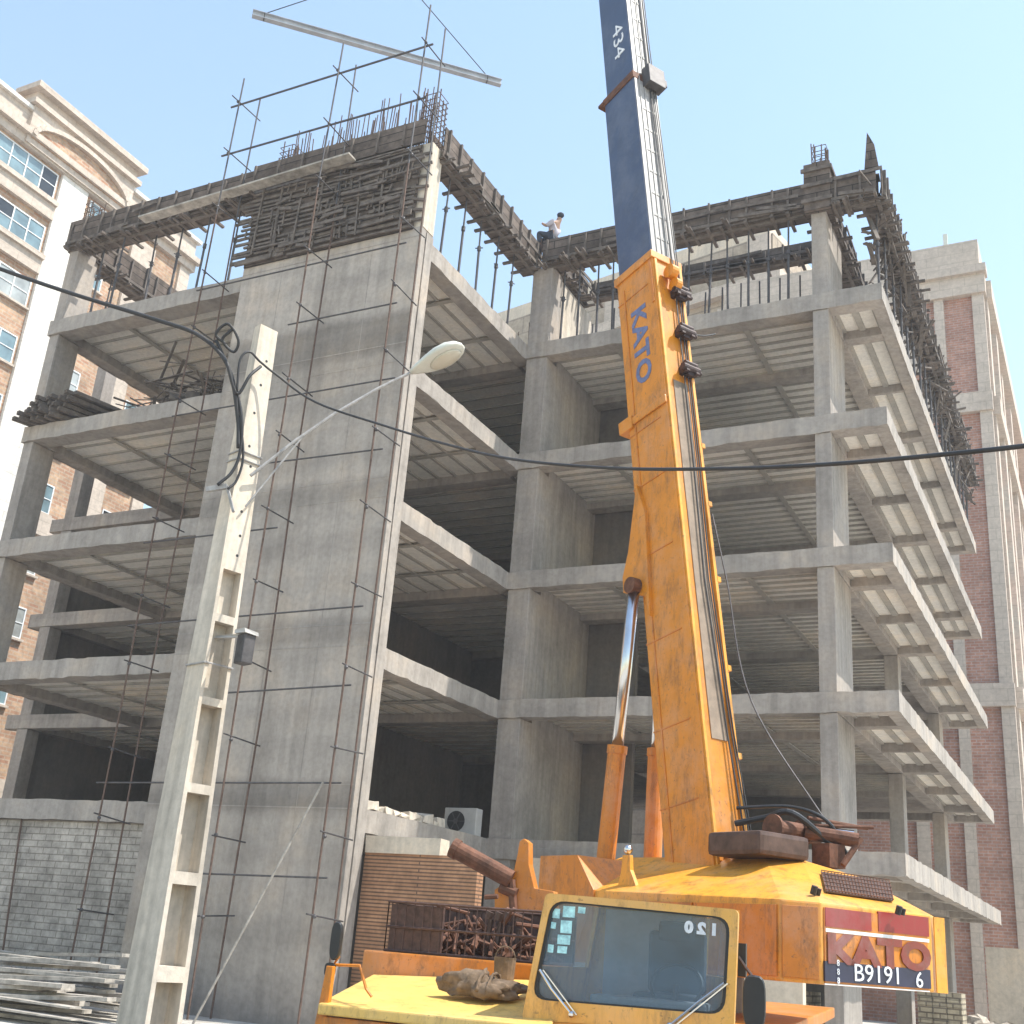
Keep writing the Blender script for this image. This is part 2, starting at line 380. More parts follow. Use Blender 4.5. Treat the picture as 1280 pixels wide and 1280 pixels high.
for L, z in enumerate(LV):
    s = MB(); t = .17
    s.box(XL, XC, .02, YB, z - t, z); s.box(XV, XC, YB, YE, z - t, z); s.box(XC, XO, YI + .02, YE, z - t, z)
    s.build('floor_slab', 'concrete', bld)
    # beams, each a part
    def beam(x0, x1, y0, y1, nm='edge_beam', dz=BD):
        b = MB(); b.box(x0, x1, y0, y1, z - dz, z - t + .002); b.build(nm, 'concrete_beam', bld, bev=.012)
    beam(XL + .0, XW, 0.0, .55)                        # left front
    beam(XL + .003, XL + .4, .55, YB)                        # left side
    beam(XV + .003, XC - .4, YB, YB + .45, 'beam')
    beam(XV + .55, XV + .95, YB + .45, YE, 'beam')
    beam(XW + .0, XW + .4, .42, YB, 'beam')
    beam(XC - .4, XC + .003, .42, YI + .4)                       # corner side
    beam(XC + .003, XO - .003, YI, YI + .45)                       # right front
    beam(XR - .4, XR, YI + .45, YE, 'beam')
    beam(XO - .28, XO, YI + .45, YE, 'edge_beam')
    beam(XC - .3, XC + .35, YI + .45, YE, 'beam')
    for yy in (8.6, 13.4, 18.2, YE - .4):
        beam(XC + .35, XR - .4, yy, yy + .45, 'beam', BD - .02)
    for yy in (7.1, 10.3, 13.4, 17.4, 21.3, YE - .36):
        beam(XR, XO - .28, yy, yy + (.36 if yy not in (10.3, 17.4) else .1), 'cantilever_beam', BD - .01)
    beam(XL + .4, XC - .3, 12.0, 12.4, 'beam', BD - .02)
    # fascia strip at slab edge so beam face reads to the top
    for x0, x1, y0, y1 in ((XL, XW, -.004, .02), (XC + .001, XC + .018, .42, YI + .02), (XC + .02, XO, YI - .006, YI + .018), (XO + .001, XO + .02, YI, YE), (XL - .02, XL, 0, YB), (XV - .02, XV, YB, YE)):
        f = MB(); lx = x1 - x0 > y1 - y0; n_ = max(1, int(max(x1 - x0, y1 - y0) / .22)); rg_ = []
        for i in range(n_ + 1):
            k = i / n_; ja, jb, jo = random.gauss(0, .006), random.gauss(0, .009), random.gauss(0, .004)
            if random.random() < .06: ja -= .03
            if random.random() < .08: jb += .02
            zt_, zb_ = z + .004 + ja, z - BD - .012 + jb
            if lx: x = x0 + (x1 - x0) * k; q = [(x, y0 + jo, zb_), (x, y1, zb_), (x, y1, zt_), (x, y0 + jo, zt_)]
            else: y = y0 + (y1 - y0) * k; q = [(x0, y, zb_), (x1 + jo, y, zb_), (x1 + jo, y, zt_), (x0, y, zt_)]
            rg_.append([Vector(p) for p in q])
        f.loft(rg_); f.build('slab_edge', 'concrete_beam', bld)
    # ceilings: filler blocks between joists
    zc = z - t - .012
    def ceiling(x0, x1, y0, y1, axis, n, ties=()):
        c = MB(); c.box(x0, x1, y0, y1, zc, zc + .01); p = c.build('ceiling', 'ceiling', bld)
        j = MB()
        for i in range(n + 1):
            if axis == 'X':
                y = y0 + (y1 - y0) * i / n; j.box(x0, x1, y - .032, y + .032, zc - .05 + .001 * (i % 2), zc)
            else:
                x = x0 + (x1 - x0) * i / n; j.box(x - (.04 if n > 2 else .075), x + (.04 if n > 2 else .075), y0, y1, zc - .05 + .001 * (i % 2), zc)
        for q in ties:
            if axis == 'X': j.box(q - .07, q + .07, y0, y1, zc - .075, zc - .052)
            else: j.box(x0, x1, q - .07, q + .07, zc - .075, zc - .052)
        j.build('joists', 'joist', p)
    ceiling(XL + .4, XW, .55, YB, 'X', 9, (-9.65,))
    ceiling(XW + .4, XC - .4, .45, YB, 'Y', 8, (2.4, 4.4))
    ceiling(XC + .35, XR - .4, YI + .45, 8.6, 'X', 7, (2.4, 5.8))
    for y0, y1 in ((9.05, 13.4), (13.85, 18.2)):
        ceiling(XC + .35, XR - .4, y0, y1, 'X', 11, (2.4, 5.8))
    ceiling(XV + .95, XC - .3, YB + .45, 12.0, 'X', 9, (-14, -9.65, -6))
    for y0, y1 in ((YI + .45, 7.1), (7.46, 10.3), (10.4, 13.4), (13.76, 17.4), (17.5, 21.3), (21.66, YE - .36)):
        ceiling(XR, XO - .28, y0, y1, 'Y', 2)

# columns
def column(x0, x1, y0, y1, z0, z1, mat='concrete', taper=0.0):
    zs = [z0] + [z for z in LV if z0 < z < z1] + [z1]
    for a, b in zip(zs[:-1], zs[1:]):
        c = MB(); c.box(x0, x1, y0, y1, a, b - (BD + .012 if b in LV else 0)); c.build('column', mat, bld, bev=.015)
column(XL + .02, XL + .36, .06, .8, 0, 19.1)
column(XV + .5, XV + .95, YB + .02, YB + .5, 0, 19.1)
column(XC + .03, XC + .62, YI + .04, YI + .7, 0, 19.1)
column(XR - .39, XR - .02, YI + .03, 7.2, 0, 19.08)
column(XR - .39, XR - .02, 13.45, 13.95, 0, 16.5)
column(XR - .39, XR - .02, 21.4, 22.2, 0, 16.5)
column(XW + .05, XW + .45, YB + .02, YB + .5, 0, 16.5)
for xx in (-11.4, -5.4, -.2):
    column(xx, xx + .4, 12.02, 12.38, 0, 16.5)
# shear walls
def wall(x0, x1, y0, y1, z0, z1, nm='shear_wall', mat='concrete', **k):
    c = MB(); c.box(x0, x1, y0, y1, z0, z1); return c.build(nm, mat, bld, **k)
zs = [0] + LV
for a, b in zip(zs[:-1], zs[1:]):
    wall(XC + .36, XC + .61, YI + .7, 9.4, a, b - .19)
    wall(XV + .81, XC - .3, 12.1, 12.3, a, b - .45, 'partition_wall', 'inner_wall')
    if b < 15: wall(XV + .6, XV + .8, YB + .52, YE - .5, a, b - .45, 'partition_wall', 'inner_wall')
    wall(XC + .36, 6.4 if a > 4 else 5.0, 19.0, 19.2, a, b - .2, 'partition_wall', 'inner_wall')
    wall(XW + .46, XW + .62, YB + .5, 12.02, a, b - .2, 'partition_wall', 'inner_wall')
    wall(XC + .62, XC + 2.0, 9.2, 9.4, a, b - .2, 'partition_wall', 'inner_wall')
wall(XC + .1, XC + .6, YI + .7, 8.2, LV[4], 19.0, mat='concrete_light')  # sunlit shear wall, its brightness painted in by the paler concrete
# the great front wall
fw = wall(XW, XC, -.09, .42, 0, 16.95, 'front_wall', 'concrete_wall')
seam = MB()
for z in (3.9, 4.35, 7.1, 7.55, 10.3, 10.75, 13.5, 13.95, 16.7):
    seam.box(XW + .002, XC - .002, -.096, -.0905, z - .012, z + .012)
for x in (-3.9, -2.6, -1.3):
    seam.box(x - .006, x + .006, -.0945, -.0905, .1, 16.9)
seam.build('pour_line', 'concrete', fw)
# pale conduit strip at the corner edge of the wall
cs = MB(); cs.box(XC + .002, XC + .03, -.10, .06, 0, 16.9); cs.build('edge_strip', 'concrete_beam', fw)
cs = MB(); cs.box(XC + .002, XC + .03, .12, .41, 0, 16.9); cs.build('edge_strip', 'concrete_beam', fw)
# concrete of the storey being poured, seen past the shuttering
wall(XC - .5, XC + .02, -.06, .40, 16.95, 19.3, 'column', 'concrete_light')  # sunlit column end, sunlight put into its colour by paler concrete
wall(XW + .05, XC - .5, .02, .38, 16.95, 19.3, 'shear_wall', 'concrete')

# starter bars along the wall head, and the column cages
for i in range(66):
    x = XW + .5 + i * 0.068 + random.uniform(-.02, .02); yb = random.choice((-.02, .3))
    r = MB(); top = ZT + random.uniform(.55, 1.15) * (.75 + .35 * i / 66)
    r.tube((x, yb, 19.2), (x + random.uniform(-.06, .06), yb + random.uniform(-.05, .05), top), .014, 5)
    r.build('starter_bar', 'rebar', bld)
def cage(x, y, z0, h, w=.34, wrap=False):
    c = MB()
    for k in range(10):
        a = 2 * PI * k / 10; px = x + w / 2 * max(-1, min(1, 1.35 * math.cos(a))); py = y + w / 2 * max(-1, min(1, 1.35 * math.sin(a)))
        c.tube((px, py, z0), (px + random.uniform(-.05, .05), py + random.uniform(-.05, .05), z0 + h * random.uniform(.8, 1.05)), .016, 5)
    for q in range(int(h / .16)):
        z = z0 + .12 + q * .16; e = w / 2 + .01
        for p0, p1 in (((-e, -e), (e, -e)), ((e, -e), (e, e)), ((e, e), (-e, e)), ((-e, e), (-e, -e))):
            c.tube((x + p0[0], y + p0[1], z), (x + p1[0], y + p1[1], z), .01, 4)
    c.build('column_cage', 'rebar', bld)
cage(XC - .15, .1, 19.3, 1.55, .42); cage(XW + .75, .1, 19.3, 1.2, .42)
cage(XL + .25, .35, 19.1, 1.7, .36); cage(XR - .2, YI + .35, 19.9, 1.35, .32)
cage(XC + .25, YI + .3, 19.1, 1.1, .3)
# thin stray bars on the fifth floor
for i in range(9):
    p = Vector((-2.6 + i * .32, 6.2 + random.uniform(-.3, .3), LV[4])); r = MB()
    r.tube(p, p + Vector((random.uniform(-.05, .05), 0, random.uniform(.8, 1.3))), .012, 5); r.build('starter_bar', 'rebar', bld)

# front wall infill below first floor on the left, and plaster strips under corner edge
bw = MB(); bw.box(XL + .36, XW - .004, .12, .32, 0, LV[0] - BD - .012)
w = bw.build('block_wall', 'block_grey', label='grey rendered block wall filling the bay left of the tall concrete wall', cat='wall')
bw = MB(); bw.box(XC + .03, 2.5, .5, .75, 0, 3.16)
bw.build('brick_wall', 'brick_brown', label='brown ribbed brick wall under the first floor beside the concrete corner', cat='wall')
bw = MB(); bw.box(XC + .04, 1.7, .46, .8, 3.163, 3.46)
bw.build('wall_coping', 'plaster', label='beige plaster band lying along the top of the brown brick wall', cat='coping', jit=.012)
bw = MB(); bw.box(1.6, 7.4, 4.6, 4.85, 0, 3.5)
bw.build('plastered_wall', 'plaster', label='beige plastered wall under first floor behind the crane body', cat='wall')

# ================================================================ shuttering of the roof beams
def planks_stick(b, p0, p1, n, z, depth, side):
    p0 = Vector(p0); p1 = Vector(p1); d = (p1 - p0).normalized(); sd = Vector(side)
    for i in range(n):
        t = random.random(); c = p0.lerp(p1, t); c.z = z + random.uniform(-.08, .1)
        L = random.uniform(.3, .8) * depth
        b.bar(c - sd * L * .4, c + sd * L, .07, .045)
def formwork(p0, p1, w, z0, z1, label, sticks=14, studs=.55, face=(0, -1, 0), wild=1.0, sag=0):
    p0 = Vector(p0); p1 = Vector(p1); d = (p1 - p0).normalized(); L = (p1 - p0).length; sd = Vector(face)
    b = MB(); c = (p0 + p1) / 2
    th = .035
    b.obox((c.x, c.y, (z0 + z1) / 2) + Vector((0, 0, 0)) if False else Vector((c.x, c.y, (z0 + z1) / 2)) + sd * (w / 2), (d, sd, (0, 0, 1)), (L / 2, th / 2, (z1 - z0) / 2))
    b.obox(Vector((c.x, c.y, (z0 + z1) / 2 + .02)) - sd * (w / 2), (d, sd, (0, 0, 1)), (L / 2 - .01, th / 2, (z1 - z0) / 2))
    b.obox(Vector((c.x, c.y, z0 - .02)), (d, sd, (0, 0, 1)), (L / 2 + .004, w / 2 + .05, .018))
    o = b.build('beam_shuttering', 'formwork', label=label, cat='formwork')
    b = MB(); k = 0; t = .15
    b.bar(Vector((p0.x, p0.y, z0 + .1)) + sd * (w / 2 + .062) + d * .05, Vector((p1.x, p1.y, z0 + .1)) + sd * (w / 2 + .062) - d * .05, .05, .09)
    b.bar(Vector((p0.x, p0.y, z0 - .075)) + sd * .12 + d * .05, Vector((p1.x, p1.y, z0 - .075)) + sd * .12 - d * .05, .09, .07)
    while t < L:
        q = p0 + d * t; zz = z0 - .03
        b.bar(Vector((q.x, q.y, zz)) + sd * (w / 2 + .05), Vector((q.x, q.y, z1 - .04 + random.uniform(-.08, .06))) + sd * (w / 2 + .06), .07, .05, d)
        b.bar(Vector((q.x, q.y, zz - .035)) - sd * (w / 2 + .25), Vector((q.x, q.y, zz - .035)) + sd * (w / 2 + .14 + random.uniform(0, .3) * min(wild, 1.2) * (1 if random.random() < .5 else .2)), .08, .06)
        t += studs * random.uniform(.7, 1.25)
    for _ in range(max(2, int(L / 1.2))):
        a = random.uniform(0, L - .8); zz = random.uniform(z0, z1 - .1)
        q = p0 + d * a; e = p0 + d * (a + random.uniform(.7, 1.9))
        b.bar(Vector((q.x, q.y, zz)) + sd * (w / 2 + .11), Vector((e.x, e.y, zz + random.uniform(-.15, .15))) + sd * (w / 2 + .11), .03, .09)
    planks_stick(b, Vector((p0.x, p0.y, 0)), Vector((p1.x, p1.y, 0)), sticks, z0 - .06, .9, sd)
    if wild > 2:
        for _ in range(int(L * 16)):
            q = p0 + d * random.uniform(0, L); zz = random.uniform(z0 - 1.1, z1 + .1) if random.random() < .6 else random.uniform(z0 - .2, z1)
            q = Vector((q.x, q.y, zz)) + sd * random.uniform(-.25, .22)
            v = (d * random.gauss(0, .8) + sd * random.gauss(0, .3) + Vector((0, 0, random.gauss(0, .9)))).normalized() * random.uniform(.2, .7)
            b.bar(q - v, q + v, random.choice((.03, .05, .1)), random.choice((.025, .04)))
    b.build('batten', 'timber', o)
    return o
F = []
formwork((XL - .1, .2, 0), (XW, .2, 0), .46, 19.1, ZT, 'dark timber beam shuttering bridging from the left column to the tall wall', 22)
formwork((XC - .1, .25, 0), (XC - .1, YI + .2, 0), .44, 19.08, ZT - .02, 'dark timber beam shuttering running back from the wall corner to the inner column', 12, face=(1, 0, 0))
formwork((XC + .3, YI + .2, 0), (XR - .5, YI + .2, 0), .44, 19.15, ZT - .03, 'dark timber beam shuttering between the inner column and the right front column', 22)
formwork((XC + .7, 8.0, 0), (XR - .42, 8.0, 0), .3, 19.48, ZT - .05, 'second row of beam shuttering seen behind the front one through the props', 8)
formwork((XC + .45, YI + .5, 0), (XC + .45, 7.7, 0), .4, 19.15, ZT - .04, 'beam shuttering running back behind the inner column', 10, face=(1, 0, 0))
formwork((XR - .2, YI + .6, 0), (XR - .2, YE, 0), .4, 19.1, ZT - .06, 'beam shuttering along the roof behind the right front column', 24, face=(1, 0, 0), wild=1.5)
formwork((XO - .1, YI - .1, 0), (XO - .1, YE, 0), .44, 19.05, ZT - .04, 'ragged timber shuttering along the outer right edge of the roof', 24, face=(1, 0, 0), wild=2.2, studs=.5)
formwork((XR + .1, YI + .1, 0), (XO, YI + .1, 0), .4, 19.1, ZT - .06, 'short timber shuttering arm beside the right column head', 6)
formwork((XL + .15, .7, 0), (XL + .15, YE - 8, 0), .44, 19.0, ZT - .1, 'beam shuttering running back along the left edge of the roof', 24, face=(1, 0, 0), wild=1.6)
b = MB()
b.obox((XR - .2, YI + .2, 19.72), ((1, 0, 0), (0, 1, 0), (0, 0, 1)), (.32, .34, .68))
o = b.build('column_shuttering', 'formwork', label='square dark shuttering box around the right column head', cat='formwork')
for zz in (19.3, 19.75, 20.2):
    b = MB(); b.box(XR - .58, XR + .18, YI - .2, YI - .145, zz - .05, zz + .05); b.box(XR + .125, XR + .18, YI - .15, YI + .6, zz - .047, zz + .047); b.build('batten', 'timber', o)
b = MB(); b.prism([(XO - .25, YI - .15, 19.9), (XO + .08, YI - .15, 19.9), (XO + .0, YI - .15, 20.55), (XO - .16, YI - .15, 20.95)], (0, .04, 0))
b.build('upright_board', 'formwork', label='pointed board standing up on the end of the right shuttering arm', cat='board')
# shuttering of the wall face
b = MB(); b.box(XW + .02, XC - .22, -.135, -.10, 16.9, 19.25)
o = b.build('wall_shuttering', 'formwork', label='large dark board shuttering covering the top storey of the tall wall', cat='formwork')
bt = MB()
for z in [16.96 + i * .125 for i in range(19)]:
    x0 = XW - .12 + random.uniform(-.3, .25)
    while x0 < XC - .9:
        x1 = min(XC - .25, x0 + random.uniform(1.2, 3.2)); zz = z + random.uniform(-.03, .03)
        bt.bar((x0, -.17 - random.uniform(0, .05), zz), (x1, -.17 - random.uniform(0, .05), zz + random.uniform(-.05, .05)), .05, random.uniform(.04, .09)); x0 = x1 + random.uniform(-.2, .35)
for x in [XW + .3 + i * .62 for i in range(8)]:
    bt.bar((x, -.245, 16.85 + random.uniform(0, .4)), (x + random.uniform(-.08, .08), -.245, 19.2 - random.uniform(0, .7)), .035, .045, (1, 0, 0))
for _ in range(34):
    x = random.uniform(XW, XC - 1.0); z = random.uniform(17.0, 19.1)
    bt.bar((x, -.3, z), (x + random.uniform(.3, 1.3), -.29, z + random.uniform(-.12, .12)), .04, random.uniform(.03, .09))
for _ in range(60):
    x = random.uniform(XW, XC - .4); z = random.uniform(17.0, 19.0)
    bt.bar((x, -.26, z), (x + random.uniform(-.06, .06), -.25, z + random.uniform(.15, .5)), .03, .03, (1, 0, 0))
for i in range(7):
    z = 17.1 + i * .3
    bt.bar((XC - .35, -.2, z), (XC - .2 + random.uniform(.1, .5), -.1, z + random.uniform(-.05, .08)), .05, .06)
bt.build('batten', 'timber', o)
b = MB(); b.box(XW - .2, XC - .2, -.16, -.10, 19.3, ZT + .02)
o = b.build('beam_shuttering', 'formwork', label='dark board strip of shuttering along the top edge of the tall wall', cat='formwork')
for x in [XW - .1 + i * .75 for i in range(7)]:
    bt = MB(); bt.bar((x, -.19, 19.3), (x, -.19, ZT - .02), .08, .05, (1, 0, 0)); bt.build('batten', 'timber', o)
b = MB(); b.bar((XL + 3.2, -.45, 18.98), (XC - 2.0, -.45, 19.16), .3, .05)
b.build('scaffold_plank', 'timber_pale', label='long pale plank walkway fixed along the front of the wall shuttering', cat='plank')

# ================================================================ steel props
def make_prop():
    t = thing('steel_prop', (0, 0, LV[4]), 'thin adjustable steel prop standing on the fifth floor under the roof shuttering', 'prop', 'steel props under the roof shuttering')
    b = MB(); z0 = LV[4]
    b.tube((0, 0, z0 + .01), (0, 0, z0 + 1.35), .032, 8); b.build('outer_tube', 'steel_dark', t)
    b = MB(); b.tube((0, 0, z0 + 1.35), (0, 0, z0 + 2.26), .023, 8); b.build('inner_tube', 'steel_dark', t)
    b = MB(); b.box(-.07, .07, -.07, .07, z0, z0 + .012); b.build('base_plate', 'steel_dark', t)
    b = MB(); b.tube((0, 0, z0 + 1.3), (0, 0, z0 + 1.42), .05, 8); b.bar((-.1, 0, z0 + 1.38), (.1, 0, z0 + 1.38), .02, .02); b.build('adjusting_nut', 'steel_dark', t)
    return t
spots = []
for i in range(6): spots.append((XL + 1.1 + i * .98, .2 + random.uniform(-.15, .15)))
for i in range(5): spots.append((XC - .1, .95 + i * .88))
for i in range(13): spots.append((XC + .9 + i * .51, YI + .2 + random.uniform(-.12, .12)))
for i in range(12): spots.append((XC + .9 + i * .53, 8.0 + random.uniform(-.1, .1)))
for i in range(5): spots.append((XC + .45, 8.6 + i * .95))
for i in range(8): spots.append((XR - .2, 7.7 + i * 1.6))
for i in range(17): spots.append((XO - .12, YI + .5 + i * 1.08))
for i in range(9): spots.append((XL + .2, 1.5 + i * 1.5))
prop = make_prop()
for i, (x, y) in enumerate(spots):
    o = prop if i == 0 else dup(prop)
    o.location = (x, y, LV[4]); o.rotation_euler = (random.uniform(-.02, .02), random.uniform(-.02, .02), random.uniform(0, 3))

# ================================================================ scaffold
sc = thing('tube_scaffold', (-2.4, -.6, 0), 'rusty steel tube scaffold standing against the tall concrete wall and rising above its top', 'scaffold')
SX = (-5.5, -2.4, .12); tops = ((22.15, 22.1), (22.25, 22.2), (22.55, 22.45))
def rod(nm, p0, p1, r=.021, mat='steel_dark'):
    b = MB(); b.tube(p0, p1, r, 7); return b.build(nm, mat, sc)
def coupler(p):
    b = MB(); b.ball(p, .042, 7, 4); b.build('coupler', 'steel_dark', sc)
for x, (t0, t1) in zip(SX, tops):
    j = lambda: random.uniform(-.06, .06)
    for y, t in ((-1.0, t0), (-.28, t1)):
        zz = [0, 6, 12, 18, t]; xs = [x + j() for _ in zz]
        for k in range(4):
            rod('standard', (xs[k], y, zz[k]), (xs[k + 1], y, zz[k + 1]), mat='rebar' if k < 3 else 'steel_dark')
    for z in (1.75, 3.3, 4.9, 6.5, 8.2, 9.8, 11.4, 13.0, 14.7, 16.3, 18.2, 19.8, 21.4):
        if z > 17 or random.random() < .9:
            zj = random.uniform(-.2, .2) if z < 17 else 0; z += zj
            rod('transom', (x - .02, -1.08 - random.uniform(0, .15), z + .06 + random.uniform(-.05, .05)), (x + .02, -.13, z + .04 + random.uniform(-.06, .06)), .016); coupler((x, -1.0, z + .03))
for z, x0, x1 in ((2.53, -2.6, .25), (4.2, -5.8, .3), (6.0, -2.8, .25), (7.55, -5.8, .3), (9.45, -5.8, -2.1), (11.0, -2.6, .3), (14.4, -2.7, .2), (15.9, -5.7, .25), (12.55, -5.7, .4), (19.84, -5.75, .3), (21.36, -5.75, .3)):
    rod('ledger', (x0, -.955, z), (x1, -.955, z + random.uniform(-.05, .1)), .019 if z < 19 else .026)
rod('brace', (-.05, -1.03, 4.25), tuple(at_z(241, 1280, .02)), .022, 'timber_pale')
# two loose rods in front of block wall
for px0, px1, l in ((12, 28, 'thin rusty rod leaning on the grey block wall, leftmost'),):
    b = MB(); a = at_y(px0, 1165, -.05); a.z = .02; c = at_y(px1, 1018, .08); b.tube(a, c, .022, 6)
    b.build('steel_rod', 'rebar', label='thin rusty rod leaning upright against the grey block wall', cat='rod')

# ================================================================ loose things on the floors
zf = LV[3]
for i in range(30):
    r, k = divmod(i, 6)
    x = -11.7 + k * .26 + r * .18 + random.uniform(-.06, .06); z = zf + .06 + r * .125
    b = MB(); b.bar((x - .2, -.35 + random.uniform(-.15, .1), z), (x + .55 + random.uniform(-.1, .2), 2.6, z + .0 + random.uniform(0, .03)), .12, .10)
    b.build('timber_beam', 'timber', label='weathered timber beam in the stack on the fourth floor edge at left', cat='timber', group='timber beams stacked at the left floor edge')
b = MB()
for i in range(170):
    c = Vector((random.gauss(-6.9, .75), random.uniform(.3, 2.4), zf + .03 + abs(random.gauss(0, .6))))
    d = Vector((random.gauss(0, 1), random.gauss(0, 1), random.gauss(0, .45))).normalized() * random.uniform(.3, .8)
    c.z = max(c.z, zf + .04 + abs(d.z))
    b.bar(c - d, c + d, random.choice((.02, .03, .08)), .025)
for i in range(14):
    c = Vector((random.gauss(-6.6, .7), random.uniform(.4, 2), zf + .2)); b.obox(c, (Vector((random.gauss(0, 1), random.gauss(0, 1), .2)), Vector((0, .3, 1)).cross(Vector((1, 0, .1))), (0, 0, 1)), (.3, .15, .12))
b.build('scrap_heap', 'timber', label='tangled heap of scrap timber and bars on the fourth floor', cat='scrap', kind='stuff')
for i in range(7):
    b = MB(); a = Vector((3.6 + random.uniform(-.2, .2), 6.4 + i * .1, LV[3] + .08 + .1 * (i % 3)))
    b.bar(a, a + Vector((2.0, random.uniform(-.1, .1), .04)), .15, .05)
    b.build('timber_plank', 'timber_pale', label='pale plank in the small stack on the fourth floor behind the boom', cat='plank', group='planks stacked behind the boom')

# air conditioner outdoor unit on the first floor
pa = at_z(584, 1038, LV[0]); ax_, ay_ = -.35, 4.55
t = thing('air_conditioner', (ax_, ay_, LV[0]), 'pale air conditioner outdoor unit standing on first floor beside the inner column', 'air conditioner')
b = MB(); b.box(ax_ - .02, ax_ + .28, ay_ - .42, ay_ + .42, LV[0], LV[0] + .6); 
t.location = (-.5, 5.15, LV[0])
x0, y0 = t.location.x, t.location.y
b = MB(); b.box(x0 - .42, x0 + .42, y0 - .15, y0 + .15, LV[0], LV[0] + .62); b.build('casing', 'ac_white', t, bev=.02)
b = MB(); b.tube((x0 - .1, y0 - .165, LV[0] + .32), (x0 - .1, y0 - .152, LV[0] + .32), .23, 20); b.build('fan_opening', 'black', t)
b = MB(); b.tube((x0 - .1, y0 - .18, LV[0] + .32), (x0 - .1, y0 - .166, LV[0] + .32), .06, 12)
for k in range(6):
    a = PI * k / 3; b.bar((x0 - .1, y0 - .172, LV[0] + .32), (x0 - .1 + .22 * math.cos(a), y0 - .172, LV[0] + .32 + .22 * math.sin(a)), .02, .008, (0, 1, 0))
b.build('fan_grille', 'steel_dark', t)
# rubble and sacks lying along the edge of the first floor
for i in range(11):
    y = .5 + i * .3; h = random.uniform(.06, .2)
    b = MB(); c = Vector((-.22, y, LV[0] + h / 2 + .004)); b.obox(c, ((1, random.uniform(-.2, .2), 0), (random.uniform(-.2, .2), 1, 0), (0, 0, 1)), (random.uniform(.12, .2), random.uniform(.14, .24), h / 2))
    b.build('plaster_chunk', 'concrete_light', bev=.012, jit=.05, label='broken pale plaster chunk lying on the first floor edge by the corner', cat='rubble', group='plaster chunks on the first floor edge')

# lower left: heap of grey planks
for i in range(35):
    ly, ky = divmod(i, 7)
    x = -5.4 + random.uniform(-.8, .4) + .25 * ky; y = -1.9 - ky * .42 + random.uniform(-.08, .08); z = .06 + ly * max(.07, .21 - .025 * ky)
    a = random.uniform(-.09, .13); L = random.uniform(4.0, 5.6)
    b = MB(); b.bar((x - L / 2, y + random.uniform(-.5, .5), z), (x + L / 2, y + random.uniform(-.4, .4), z + L * a * .5), .24, .06)
    for v in b.v: v.z = max(v.z, .006 + ly * .07)
    b.build('grey_plank', 'timber_pale', label='grey weathered plank in the heap before the block wall', cat='plank', group='grey planks heaped at lower left')
b = MB()
for i in range(60):
    p = Vector((random.uniform(-9.5, -4.6), random.uniform(-1.6, -.5), 0)); r = random.uniform(.08, .3)
    b.ball(p + Vector((0, 0, r * .5 + random.uniform(0, .35))), r, 6, 4, (1.2, 1, .7))
b.build('rubble_heap', 'rubble', kind='stuff', jit=.03, label='broken masonry heaped at the foot of the block wall', cat='rubble')

# right side at ground level: block stacks under the first floor
for (x0, x1, y0, y1, h, mt, lab) in ((5.6, 7.2, 6.2, 7.0, 1.42, 'block_sand', 'stack of sand coloured blocks under the first floor left of the grey column'),
                                 (8.3, 9.3, 12.2, 13.0, 1.5, 'block_sand', 'stack of broken blocks between the dark columns under the first floor'),
                                 (9.8, 10.7, 23.0, 23.8, 1.25, 'block_sand', 'pallet of light blocks standing on the right beyond the last column')):
    b = MB(); nx = max(2, int((x1 - x0) / .32)); nz = int(h / .16)
    for k in range(nz):
        for i in range(nx):
            w_ = (x1 - x0) / nx; b.box(x0 + i * w_ + .006, x0 + (i + 1) * w_ - .006, y0 + random.uniform(-.04, .03), y1, k * .16 + .002, (k + 1) * .16 - .004)
    b.build('block_stack', mt, label=lab, cat='blocks')
b = MB()
for i in range(150):
    p = Vector((random.uniform(7.5, 17), random.uniform(15, 26), 0)); r = random.uniform(.08, .35)
    b.ball(p + Vector((0, 0, r * .4 + random.uniform(0, .4))), r, 6, 4, (1.2, 1, .7))
b.build('rubble_heap', 'rubble', kind='stuff', jit=.04, label='broken masonry scattered on the right beside the unfinished building', cat='rubble')
b = MB(); b.box(8.4, 13.5, 27.0, 27.3, 0, 2.9); b.build('site_wall', 'plaster', label='low beige wall at right under the pink brick block', cat='wall')

# ================================================================ worker on the roof
wx, wy, wz = .35, YI + .35, ZT + .0
t = thing('person', (wx, wy, wz), 'crouching worker in a pale shirt on the roof beam above the inner column', 'person')
def skinned(nm, mat, pts, edges, radii, parent, sub=1):
    me = bpy.data.meshes.new(nm); o0 = root_of(parent)
    me.from_pydata([tuple(Vector(p)) for p in pts], edges, []); o = bpy.data.objects.new(nm, me); COL.objects.link(o); o.parent = parent
    md = o.modifiers.new('skin', 'SKIN'); md.use_smooth_shade = True
    for v, r in zip(me.skin_vertices[0].data, radii): v.radius = (r, r)
    me.skin_vertices[0].data[0].use_root = True
    o.modifiers.new('sub', 'SUBSURF').levels = sub; o.modifiers['sub'].render_levels = 2
    me.materials.append(M[mat]); return o
P = [(0, 0, .30), (.05, 0, .50), (.13, 0, .68), (.19, 0, .80), (.22, -.01, .93),            # pelvis, chest, neck, head
     (-.02, .11, .28), (-.36, .14, .40), (-.28, .14, .07), (-.40, .14, .04),                 # right leg
     (-.02, -.11, .28), (-.34, -.16, .44), (-.26, -.15, .07), (-.38, -.15, .04),             # left leg
     (.10, .19, .66), (-.06, .24, .52), (-.24, .17, .62), (.10, -.19, .66), (-.08, -.25, .56), (-.24, -.19, .72)]
